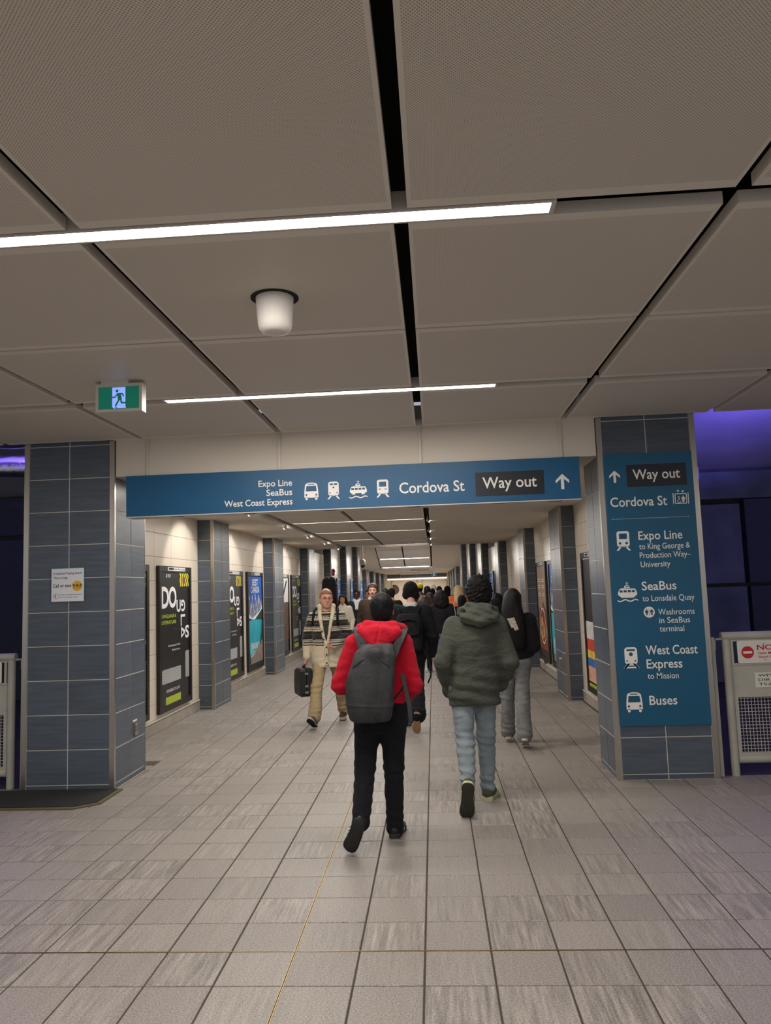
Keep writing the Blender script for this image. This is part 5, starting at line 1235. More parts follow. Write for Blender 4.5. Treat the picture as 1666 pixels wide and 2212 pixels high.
        def cut(Q):
            q = loc(Q); face = np.maximum(q[:, 1] - (front - .1 * 0), -1e9)
            # keep-out: in front of the hairline and below it
            f = np.minimum(q[:, 1] - (.03 + .35 * np.maximum(0, -q[:, 2] * 0)), front + .02 - q[:, 2])
            n_ = nape - q[:, 2]
            sd_ = np.minimum(q[:, 1] - (-.012), .012 - q[:, 2])
            return np.maximum(np.maximum(f, n_), sd_) * sc
        P.append(('-f', lambda Q: -cut(Q), .008)); P += list(extra)
        dp = lambda Q: -bump * np.abs(_noise((Q - c) @ R * np.array(stretch), freq, seed)) - bump * .5 * _noise((Q - c) @ R * np.array(stretch), freq * 2.2, seed + 1)
        return solid(name, P, m, s.root, res, dp)
# ------------------------------------------------------------------ cloth, skin and hair
def cloth(name, col, rough=.85, noise=.12, nscale=30, bump=.25, bscale=180, sheen=.03, folds=.55, **kw): return mat(name, col, rough, noise=noise, nscale=nscale, bump=bump, bscale=bscale, sheen=sheen, spec=.2, folds=folds, **kw)
SK_A = mat('skin_tan', (176, 126, 98), .5, noise=.08, nscale=20); SK_B = mat('skin_fair', (206, 150, 130), .5, noise=.08, nscale=20); SK_C = mat('skin_deep', (84, 56, 42), .5, noise=.08, nscale=20)
H_BLK = mat('hair_black', (15, 13, 13), .5, noise=.5, nscale=60, nstretch=(1, 1, .2), bump=.9, bscale=110, bstretch=(1, 1, .18), spec=.2); H_CURL = mat('hair_dark_curly', (19, 16, 16), .55, noise=.5, nscale=50, bump=.9, bscale=120, spec=.15); H_RED = mat('hair_auburn', (142, 98, 72), .5, noise=.3, nscale=60); H_BRN = mat('hair_brown', (58, 38, 30), .5, noise=.35, nscale=60); H_BLD = mat('hair_blonde', (206, 176, 134), .5, noise=.25, nscale=60, nstretch=(1, 1, .15)); H_WHT = mat('hair_white', (214, 208, 202), .6)
K_BLK = cloth('black_cloth', (24, 24, 27), .9, .2); K_BLK2 = cloth('black_trouser', (20, 21, 26), .9, .2); RUB = mat('shoe_rubber_black', (30, 29, 28), .7, noise=.2, nscale=40, bump=.4, bscale=90); SHOE_K = mat('shoe_black', (26, 26, 27), .5)
IRIS = mat('iris', (60, 50, 44), .3); LIP = mat('lip', (168, 96, 90), .5); LIPD = mat('lip_dark', (96, 56, 50), .5)

# ---------- person in the red hoodie
p = Person('person in a red hoodie and black trousers walking away under a grey backpack', (-.40, 5.28, 0), 0, 1.625, {-1: (-6, 54, 72, -4, 10, 24, .01), 1: (3, 4, 0, -1, 8)}, {-1: ((-.265, -.05, 1.03), (-.16, .14, .95)), 1: ((.236, -.04, 1.01), (.15, .14, .89))}, headx=.035, lean=.02, head_turn=-4, head_tilt=4)
p.body(SK_A, .008)
p.hair(H_BLK, .005, thick=.011, nape=-.095, bump=.006, freq=95, top_add=.012, stretch=(1, 1, .35))
M_REDH = cloth('red_fleece', (178, 22, 42), .95, .06, bump=.12, folds=.3)
p.top(M_REDH, hem=.515, b=1.05, sleeve=1.14, res=.008, fold=.0045, name='hoodie', seed=11, shw=.98, waist=1.04, hemw=1.06)
u = lambda x, y, z: V3(x, y, z)
hp = [('c', u(-.115, -.015, 1.385), u(-.065, .07, 1.38), .036, .03, 0), ('c', u(.165, -.015, 1.375), u(.11, .07, 1.375), .036, .03, .02), ('c', u(-.115, -.015, 1.40), u(-.065, -.1, 1.425), .042, .034, .03), ('c', u(.165, -.015, 1.39), u(.11, -.1, 1.415), .042, .034, .03), ('c', u(-.065, -.1, 1.43), u(.115, -.1, 1.42), .03, .03, .03),
      ('c', u(-.095, -.14, 1.385), u(.01, -.225, 1.275), .04, .026, .03), ('c', u(.135, -.14, 1.375), u(.01, -.225, 1.275), .04, .026, .03), ('e', u(.018, -.155, 1.37), V3(.1, .06, .065), .03), ('e', u(.015, -.185, 1.325), V3(.06, .045, .05), .03)]
ho = solid('hood', hp, M_REDH, p.root, .006, lambda Q: .0025 * _noise(Q * V3(14, 14, 26), 1.8, 4) + .007 * np.exp(-((Q[:, 0] - .012 - .25 * (Q[:, 2] - 1.36)) / .007) ** 2) * (Q[:, 1] < -.1))
p.pants(K_BLK2, b=1.12, knee=1.14, cuff=1.14, res=.008, fold=.005, crotch=.085, thigh=1.14, ends={-1: .0, 1: -.06})
p.shoes(SHOE_K, RUB, w=1.12, stripe=mat('stripe_white', (222, 220, 216), .5))
M_PACK = cloth('pack_grey', (58, 58, 60), .62, .3, nscale=9, bump=.5, bscale=22, sheen=0, nstretch=(1, 1, .35), folds=.3)
# backpack: its own thing, worn on the back
bk = empty('backpack', (-.365, 5.05, .81)); tag(bk, 'large slouching grey backpack worn over the red hoodie', 'backpack')
q = lambda x, y, z: V3(x, y + .22, z - .76)
tab = _crom([(.0, -.085, -.255 + .22, .105, .07), (.02, -.085, -.255 + .22, .135, .095), (.1, -.085, -.265 + .22, .152, .118), (.25, -.075, -.262 + .22, .162, .118), (.38, -.05, -.245 + .22, .14, .1), (.45, -.035, -.215 + .22, .128, .075), (.5, -.02, -.19 + .22, .11, .05)])
def packfold(Q):
    return .009 * _noise(Q * V3(16, 8, 7), 1.7, 21) + .006 * _noise(Q * V3(26, 10, 9), 3.1, 22) - .007 * np.exp(-((Q[:, 2] - .115 + .05 * Q[:, 0]) / .008) ** 2) * (Q[:, 2] < .2)
bag = solid('bag', [('p', tab, 0, 2.8), ('c', q(-.12, -.24, 1.17), q(-.04, -.3, 1.2), .03, .035, .05), ('c', q(.06, -.25, 1.17), q(-.02, -.3, 1.2), .03, .035, .05)], M_PACK, bk, .007, packfold)
def pack_y(x, z):     # outer face of the bag at a given height (pack space)
    cx, cy, rx, ry = (np.interp(z, tab[:, 0], tab[:, i]) for i in (1, 2, 3, 4)); t = min(.98, abs((x - cx) / rx)); return cy - ry * (1 - t ** 2.8) ** (1 / 2.8) - .008
arch = [(-.18 + .24 * i / 14, .36 + .07 * math.sin(math.pi * i / 14)) for i in range(15)]
b = MB(); b.tube([(x, pack_y(x, z), z) for x, z in arch], .004, 6); b.build('zip', mat('zip_dark', (36, 36, 38), .5), bag, world=False)
def ribbon(pts, w, t, m, parent, name, wdir=(1, 0, 0), n=6):
    T_ = _crom(pts, n); b = MB(); e_ = V3(*wdir) * w / 2; k_ = len(T_); nr = []
    for i in range(k_):
        tg = T_[min(i + 1, k_ - 1)] - T_[max(i - 1, 0)]; q_ = np.cross(tg, V3(*wdir)); nr.append(q_ / (np.linalg.norm(q_) + 1e-9) * t / 2)
    for i in range(k_): b.v += [tuple(T_[i] - e_ + nr[i]), tuple(T_[i] + e_ + nr[i]), tuple(T_[i] + e_ - nr[i]), tuple(T_[i] - e_ - nr[i])]
    for i in range(k_ - 1):
        for q_ in range(4): r_ = (q_ + 1) % 4; b.f.append([4 * i + q_, 4 * i + r_, 4 * i + 4 + r_, 4 * i + 4 + q_]); b.mi.append(0)
    b.f += [[3, 2, 1, 0], [4 * k_ - 4 + q_ for q_ in range(4)]]; b.mi += [0, 0]
    return b.build(name, m, parent, world=False, angle=40)
ribbon([(-.11, .0, .44), (-.135, .03, .52), (-.155, .075, .575), (-.165, .16, .6), (-.165, .27, .57), (-.16, .34, .47)], .062, .014, M_PACK, bk, 'shoulder_strap')
ribbon([(.07, .0, .4), (.105, .03, .48), (.135, .07, .54), (.15, .15, .58), (.15, .26, .56), (.145, .34, .46)], .055, .014, M_PACK, bk, 'shoulder_strap')
b = MB(); ps = [V3(.075, .0, .14), V3(.13, .04, .2), V3(.15, .1, .25)]; b.tube(ps, .007, 6); b.build('side_strap', K_BLK, bk, world=False)
b = MB(); ps = [V3(.135, .03, .3), V3(.155, .0, .2), V3(.175, -.01, .09), V3(.18, -.005, -.0), V3(.172, 0, -.03)]
for a, c in zip(ps, ps[1:]): e = V3(.013, 0, .002); b.prism([tuple(a - e), tuple(a + e), tuple(c + e), tuple(c - e)], (0, .004, 0))
b.build('hanging_strap', M_PACK, bk, world=False)
b = MB(); b.tube([(-.06, -.03, .46), (-.055, -.05, .48), (-.015, -.05, .48), (-.01, -.03, .46)], .006, 8); b.build('grab_handle', M_PACK, bk, world=False)

# ---------- person in the olive jacket
p = Person('person in an olive hooded jacket and pale jeans, hands in pockets', (.32, 6.1, 0), 0, 1.71, {-1: (-15, 50, 76, 0, 4, 4, .01), 1: (5, 5, 0, -1, 14)}, {-1: ((-.268, -.08, 1.08), (-.225, .06, .83)), 1: ((.25, -.07, 1.07), (.175, .08, .87))}, headx=.045, lean=.02, head_turn=-8, hipx=-.035)
p.body(SK_B, .008, hands={-1: (.6, (.75, .35, -.6), (0, 1, 0)), 1: (.6, (-.75, .35, -.6), (0, 1, 0))})
M_OLIVE = cloth('olive_shell', (70, 72, 64), .8, .1, bump=.15)
p.hair(H_CURL, .005, thick=.028, nape=-.075, bump=.014, freq=105, top_add=.02, volume=1.02, stretch=(1, 1, 1), seed=8)
def jfold(Q): return .0055 * _noise(Q * V3(7, 7, 18), 1.6, 31) + .0035 * _noise(Q * V3(8, 8, 30), 2.9, 32) + .006 * np.clip((1.12 - Q[:, 2]) * 5, 0, 1) * np.sin(Q[:, 2] * 62 + 9 * Q[:, 0] + 2.5 * _noise(Q, 6, 33))
P = [('p', p.torso_tab(.435, 1.04, 1.26, shw=.98, waist=1.16, hemw=1.2), 0)]
for sd in (-1, 1):
    P += [('c', p.sh[sd] + V3(-sd * .008, 0, -.035), p.el[sd], .084, .074, .045), ('c', p.el[sd], p.wr[sd], .074, .055, .015)]
solid('jacket', P, M_OLIVE, p.root, .0075, jfold)
hp = [('c', u(-.10, -.01, 1.46), u(-.06, .08, 1.45), .036, .03, 0), ('c', u(.15, -.01, 1.45), u(.11, .08, 1.44), .036, .03, .02), ('c', u(-.10, -.01, 1.465), u(-.04, -.09, 1.5), .042, .036, .03), ('c', u(.15, -.01, 1.455), u(.1, -.09, 1.48), .042, .036, .03), ('c', u(-.04, -.09, 1.515), u(.1, -.09, 1.495), .034, .034, .03), ('c', u(-.085, -.13, 1.43), u(.03, -.185, 1.39), .044, .036, .03), ('c', u(.145, -.13, 1.42), u(.03, -.185, 1.39), .044, .036, .03), ('e', u(.03, -.13, 1.455), V3(.1, .06, .062), .03)]
solid('hood', hp, M_OLIVE, p.root, .007, lambda Q: .007 * _noise(Q * V3(16, 16, 26), 2.0, 41) + .004 * np.sin(Q[:, 2] * 120 + Q[:, 0] * 40 + 3 * _noise(Q, 18, 42)))
M_JEAN = cloth('pale_denim', (122, 132, 138), .85, .16, nscale=10, bump=.3, bscale=160)
p.pants(M_JEAN, b=1.16, knee=1.16, cuff=1.02, res=.0075, fold=.007, crotch=.07, ends={-1: .12, 1: .02}, seed=61, ripple=.0055, wst=.88)
p.shoes(mat('shoe_olive', (64, 66, 44), .8, noise=.2, nscale=60), mat('sole_dark_olive', (44, 42, 34), .8, noise=.2, nscale=50, bump=.4, bscale=70), thick=.034, L=.29, midsole=mat('midsole_pale', (176, 178, 140), .7), w=1.1)

# ---------- person with the patterned cardigan, coming towards the viewer
def cardigan_mat():
    m = bpy.data.materials.new('fair_isle_knit'); m.use_nodes = True; nt = m.node_tree; b = nt.nodes['Principled BSDF']; N = nt.nodes.new; L = nt.links.new
    tc = N('ShaderNodeTexCoord'); sx = N('ShaderNodeSeparateXYZ'); L(tc.outputs['Object'], sx.inputs[0])
    # zigzag: z shifted by a triangle wave of x
    tri = N('ShaderNodeMath'); tri.operation = 'PINGPONG'; tri.inputs[1].default_value = .009
    ad = N('ShaderNodeMath'); ad.operation = 'ADD'; L(sx.outputs[0], ad.inputs[0]); L(sx.outputs[1], ad.inputs[1]); L(ad.outputs[0], tri.inputs[0])
    z2 = N('ShaderNodeMath'); z2.operation = 'ADD'; L(sx.outputs[2], z2.inputs[0]); L(tri.outputs[0], z2.inputs[1])
    def band(lo, hi):
        a = N('ShaderNodeMath'); a.operation = 'GREATER_THAN'; a.inputs[1].default_value = lo; L(z2.outputs[0], a.inputs[0]); c = N('ShaderNodeMath'); c.operation = 'LESS_THAN'; c.inputs[1].default_value = hi; L(z2.outputs[0], c.inputs[0])
        q_ = N('ShaderNodeMath'); q_.operation = 'MULTIPLY'; L(a.outputs[0], q_.inputs[0]); L(c.outputs[0], q_.inputs[1]); return q_.outputs[0]
    cream, black, brown, grey = lin((206, 192, 166)), lin((28, 26, 28)), lin((70, 52, 48)), lin((170, 162, 150))
    cur = None; prev = cream
    mx = N('ShaderNodeMix'); mx.data_type = 'RGBA'; mx.inputs[6].default_value = (*cream, 1); mx.inputs[7].default_value = (*black, 1); L(band(.985, 1.6), mx.inputs[0]); cur = mx.outputs[2]
    for lo, hi, c in ((1.0, 1.014, cream), (1.03, 1.045, grey), (1.052, 1.06, cream), (1.115, 1.13, brown), (1.095, 1.1, brown), (1.165, 1.182, cream), (1.19, 1.203, cream), (1.21, 1.222, grey), (1.255, 1.275, brown), (1.30, 1.315, cream), (1.322, 1.335, cream), (1.345, 1.355, grey), (1.385, 1.4, cream)):
        mx = N('ShaderNodeMix'); mx.data_type = 'RGBA'; L(cur, mx.inputs[6]); mx.inputs[7].default_value = (*c, 1); L(band(lo, hi), mx.inputs[0]); cur = mx.outputs[2]
    L(cur, b.inputs['Base Color']); b.inputs['Roughness'].default_value = .95; b.inputs['Sheen Weight'].default_value = .2
    n_ = N('ShaderNodeTexNoise'); n_.inputs['Scale'].default_value = 160; L(tc.outputs['Object'], n_.inputs['Vector']); bp = N('ShaderNodeBump'); bp.inputs['Strength'].default_value = .4; bp.inputs['Distance'].default_value = .006; L(n_.outputs[0], bp.inputs['Height']); L(bp.outputs[0], b.inputs['Normal'])
    return m
M_KNIT = cardigan_mat(); M_CREAM = cloth('cream_knit', (208, 194, 168), .95, .06, bump=.4, bscale=120)
# faces the viewer: local +x is the wearer's right hand
p = Person('person in a cream and black patterned cardigan carrying a black case', (-1.375, 9.62, 0), math.pi + .06, 1.70, {1: (24, 4, -28, 6, 12), -1: (-16, 14, 12, -7, 8)}, {1: ((.265, -.03, 1.07), (.265, .04, .84)), -1: ((-.265, -.04, 1.10), (-.1, .2, .985))}, headx=-.0, head_turn=12, hw=.095)
p.body(SK_B, .007, hands={1: (1.15, (0, .05, -1), (0, 1, .1)), -1: (.95, (.8, .55, -.15), (.1, .2, 1))}, fat=1.14, jaw=1.12)
face_parts(p.b, p.hc, p.hh, p.hR, IRIS, mat('brow_auburn', (150, 96, 66), .7), LIP, lids=SK_B, glasses=mat('glasses_frame', (140, 120, 112), .35, .6))
p.hair(H_RED, .006, thick=.011, nape=-.05, front=.056, bump=.0025, freq=70, top_add=.014, stretch=(.4, 1, 1), seed=12)
kn = p.top(M_KNIT, hem=.435, b=1.12, d=1.25, sleeve=1.12, res=.0075, fold=.004, name='cardigan', seed=71, waist=1.12, hemw=1.08, fs=(8, 8, 12))
def front_y(x, z, off=0):
    T_ = p.torso_tab(.435, 1.12, 1.25, waist=1.12, hemw=1.08); cx, cy, rx, ry = (np.interp(z, T_[:, 0], T_[:, i]) for i in (1, 2, 3, 4)); t = min(.98, abs((x - cx) / rx)); return cy + ry * (1 - t ** 2.3) ** (1 / 2.3) + off
# tee shirt seen in the deep V, drawn collar bands and buttons
VZ = 1.0
b = MB(); n = 12
for i in range(n):
    z0, z1 = VZ + .41 * i / n, VZ + .41 * (i + 1) / n; h0, h1 = .072 * (i / n) ** .8, .072 * ((i + 1) / n) ** .8
    b.poly([(-h0, front_y(-h0, z0, .004), z0), (-h1, front_y(-h1, z1, .004), z1), (h1, front_y(h1, z1, .004), z1), (h0, front_y(h0, z0, .004), z0)][::-1])
b.build('tee_shirt', cloth('tee_charcoal', (52, 56, 54), .9, .1), kn, world=False)
P = []
for sx in (-1, 1):
    pts = [V3(sx * .012, front_y(0, .75, .008), .75)] + [V3(sx * (.012 + .072 * (t) ** .85), front_y(sx * (.012 + .072 * t ** .85), VZ + .4 * t, .01), VZ + .4 * t) for t in (0, .25, .5, .75, 1)] + [V3(sx * .085, .02, 1.465), V3(sx * .05, -.065, 1.475), V3(0, -.08, 1.47)]
    rr_ = [.016, .017, .018, .02, .024, .03, .032, .032, .032]
    for a, c, r0, r1 in zip(pts, pts[1:], rr_, rr_[1:]): P.append(('c', a, c, r0, r1, .012))
solid('shawl_collar', P, M_CREAM, kn, .007)
for i, z in enumerate((.77, .87, .965, 1.06, 1.16)):
    x = (0, 0, 0, .035, .05)[i]
    b = MB(); b.lathe((x, front_y(x, z, .022 if i < 3 else .03), z), [(.011, 0), (.011, .005), (.006, .006)], 12, 'y'); b.build('button', mat('button_brown', (44, 32, 26), .4), kn, world=False)
M_KHAKI = cloth('khaki_cotton', (160, 140, 108), .85, .1, nscale=8, bump=.2)
p.pants(M_KHAKI, b=1.16, knee=1.16, cuff=1.2, res=.0075, fold=.006, crotch=.06, ends={1: .06, -1: .02}, flare=.012, seed=81)
p.shoes(mat('shoe_brown', (62, 40, 36), .6, noise=.2, nscale=50), mat('sole_black', (24, 23, 23), .8), midsole=mat('welt_pale', (160, 150, 138), .7))
hr = p
# hand-held instrument case
cs = empty('instrument_case', (-1.675, 9.54, .365)); tag(cs, 'black hard instrument case carried by the person in the cardigan', 'case')
ol = [(-.13, 0), (.2, 0), (.235, .03), (.25, .2), (.2, .33), (.1, .365), (-.12, .365), (-.17, .33), (-.17, .04)]
M_HCASE = mat('case_leather', (22, 22, 23), .45, noise=.2, nscale=40, bump=.2, bscale=150)
b = MB()
for sx in (-1, 1):
    b = MB(); x0, x1 = (sx * .004, sx * .085); lo_, hi_ = min(x0, x1), max(x0, x1)
    n = len(ol); r0 = [(lo_, y, z) for y, z in ol]; r1 = [(hi_, y, z) for y, z in ol]
    ins = [(y * .93 + .002, .182 + (z - .182) * .93) for y, z in ol]
    outer = hi_ if sx > 0 else lo_; inner = lo_ if sx > 0 else hi_
    R0 = [(inner, y, z) for y, z in ol]; R1 = [(outer - sx * .02, y, z) for y, z in ol]; R2 = [(outer, y, z) for y, z in ins]
    base = len(b.v); b.v += R0 + R1 + R2
    for a, c in ((0, n), (n, 2 * n)):
        for i in range(n):
            j = (i + 1) % n; f_ = [base + a + i, base + a + j, base + c + j, base + c + i]; b.f.append(f_ if sx < 0 else f_[::-1]); b.mi.append(0)
    f_ = [base + 2 * n + i for i in range(n)]; b.f.append(f_ if sx > 0 else f_[::-1]); f_ = [base + i for i in range(n)]; b.f.append(f_[::-1] if sx > 0 else f_); b.mi += [0, 0]
    b.build('shell_half', M_HCASE, cs, world=False, angle=30)
b = MB(); b.tube([(0, -.07, .365), (0, -.06, .41), (0, .03, .41), (0, .04, .365)], .011, 8); b.build('handle', M_HCASE, cs, world=False, smooth=True)
for z in (.06, .14, .3):
    boxm = MB(); boxm.box(-.02, .02, -.176, -.168, z - .014, z + .014); boxm.build('latch', M_STEEL, cs, world=False)
cs.rotation_euler = (0, 0, math.radians(22)); cs.scale = (.95, .95, .95)
# gig bag on the back
gb = empty('gig_bag', (-1.40, 9.86, .75)); tag(gb, 'tall black padded instrument bag rising behind the cardigan wearer head', 'instrument bag')
gb.rotation_euler = (0, math.radians(2), 0)
tab = _crom([(.0, 0, 0, .15, .06), (.05, 0, 0, .17, .075), (.3, 0, 0, .17, .08), (.5, 0, 0, .145, .08), (.72, 0, 0, .12, .075), (.95, 0, .0, .098, .065), (1.06, 0, 0, .085, .055), (1.1, 0, 0, .05, .03)])
sb = solid('shell', [('p', tab, 0, 2.6)], cloth('gig_black', (20, 20, 22), .8, .2), gb, .012)
b = MB(); b.tube([(.098 * math.cos(a), -.03, 1.0 + .1 * math.sin(a)) for a in [math.pi * i / 14 for i in range(15)]], .004, 6); b.build('piping', mat('piping_grey', (130, 128, 124), .6), gb, world=False)
b = MB(); b.tube([(-.012, -.055, 1.085), (0, -.06, 1.07), (.012, -.055, 1.085)], .004, 6); b.build('hang_loop', mat('piping_grey', (130, 128, 124)), gb, world=False)
for sx in (-1, 1):
    b = MB(); b.tube([(sx * .1, -.07, .62), (sx * .14, -.2, .69), (sx * .15, -.3, .66), (sx * .155, -.35, .58), (sx * .16, -.36, .48)], .016, 8); b.build('shoulder_strap', K_BLK, gb, world=False, smooth=True)

# ---------- tall person in black with beanie and backpack
p = Person('tall person all in black with a black beanie and flared trousers', (-.31, 9.24, 0), 0, 1.735, {-1: (12, 6, 0, 0, 4), 1: (-20, 42, 74, -2, 6, 6, .01)}, {-1: ((-.28, -.02, 1.1), (-.27, .1, .88)), 1: ((.28, -.06, 1.08), (.27, .03, .86))}, headx=0.0, shx=.02, lean=.02)
p.body(SK_B, .009, hands={1: (.7, (0, .15, -1), (-.2, 1, 0))})
p.top(K_BLK, hem=.46, b=1.13, d=1.1, sleeve=1.2, res=.009, fold=.004, name='sweater', seed=91, shw=1.05)
p.pants(K_BLK2, b=1.08, knee=1.12, cuff=1.3, res=.009, fold=.005, crotch=.04, ends={-1: -.03, 1: .0}, flare=.02, seed=93)
p.shoes(mat('shoe_dark', (40, 36, 33), .7), mat('sole_gum', (150, 118, 84), .75, noise=.15, nscale=40, bump=.3, bscale=60))
sc = p.hh / .235
solid('beanie', [('e', p.hc + V3(0, -.01, .045) * sc, V3(.094, .112, .098) * sc, 0), ('c', p.hc + V3(-.05, -.02, -.03) * sc, p.hc + V3(.05, -.02, -.03) * sc, .06 * sc, .06 * sc, .03), ('-f', lambda Q: -np.minimum((Q[:, 1] - p.hc[1]) - .05, (p.hc[2] + .03) - Q[:, 2]), .01)], cloth('beanie_knit', (20, 20, 22), .95, .2, bump=.6, bscale=140), p.root, .008)
solid('white_collar', [('c', p.neck + V3(-.045, -.02, -.0), p.neck + V3(.045, -.02, -.0), .042, .042, 0), ('c', p.neck + V3(-.04, -.035, -.01), p.neck + V3(.04, -.035, -.01), .04, .04, .01)], cloth('white_cotton', (190, 188, 184), .9), p.root, .008)
bk = empty('backpack', (-.31, 9.03, .92)); tag(bk, 'flat black backpack worn by the tall person in the beanie', 'backpack')
tab = _crom([(0, 0, 0, .13, .05), (.04, 0, 0, .15, .075), (.2, 0, 0, .155, .085), (.36, 0, 0, .15, .075), (.44, 0, 0, .12, .05)])
bg = solid('bag', [('p', tab, 0, 3)], cloth('pack_black', (22, 22, 24), .75, .2), bk, .01)
b = MB(); b.tube([(-.11, -.09, .2), (-.12, -.088, .3), (-.09, -.08, .36), (0, -.085, .38), (.09, -.08, .36), (.12, -.088, .3), (.11, -.09, .2), (0, -.098, .19)], .012, 8, closed=True); b.build('pocket_rim', K_BLK, bk, world=False, smooth=True)
for sx in (-1, 1):
    b = MB(); b.tube([(sx * .1, .04, .42), (sx * .13, .1, .5), (sx * .14, .2, .5), (sx * .14, .29, .42)], .014, 8); b.build('shoulder_strap', K_BLK, bk, world=False, smooth=True)
b = MB(); b.tube([(.14, .06, .05), (.2, .02, -.08), (.24, .0, -.2), (.235, .01, -.3), (.2, .05, -.38)], .01, 8); b.build('hanging_strap', K_BLK, bk, world=False, smooth=True)

# ---------- long-haired person in grey jeans
p = Person('person with long black hair, black jacket and grey wide jeans', (.835, 8.12, 0), -.06, 1.575, {-1: (14, 8, 0, -4, 0), 1: (-9, 16, 26, -3, 4)}, {-1: ((-.2, -.02, 1.02), (-.18, .12, .86)), 1: ((.195, -.05, 1.02), (.15, .14, .93))}, lean=.02, hw=.08)
p.body(SK_B, .009)
jk = p.top(K_BLK, hem=.535, b=1.02, d=1.05, sleeve=1.25, res=.009, fold=.005, name='jacket', seed=101, shw=.98, waist=1.02)
hl = _crom([(.98, .03, -.125, .05, .02), (1.04, .02, -.13, .085, .035), (1.2, 0, -.12, .112, .045), (1.32, -.01, -.095, .118, .055), (1.42, -.015, -.06, .108, .075), (1.5, -.01, -.02, .095, .1), (1.56, 0, -.01, .08, .09), (1.59, 0, -.005, .03, .04)])
p.hair(H_BLK, .007, thick=.02, nape=-.12, bump=.003, freq=60, extra=[('p', hl, .03)], stretch=(1, 1, .12), seed=14, name='long_hair')
M_GJ = cloth('grey_denim', (118, 118, 118), .85, .25, nscale=9, bump=.3, bscale=150)
p.pants(M_GJ, b=1.06, knee=1.14, cuff=1.22, res=.009, fold=.006, crotch=.03, ends={-1: -.02, 1: -.02}, flare=.015, seed=103)
p.shoes(mat('shoe_white', (206, 198, 186), .6), mat('sole_cream', (200, 190, 176), .7))
b = MB(); b.prism([(-.075, -.155, 1.315), (.0, -.17, 1.325), (.04, -.175, 1.2), (-.02, -.165, 1.185)], (0, .02, 0)); b.build('plaid_patch', mat('patch_plaid', (170, 160, 146), .8, noise=.5, nscale=18, nstretch=(1, 1, 2.5)), jk, world=False)
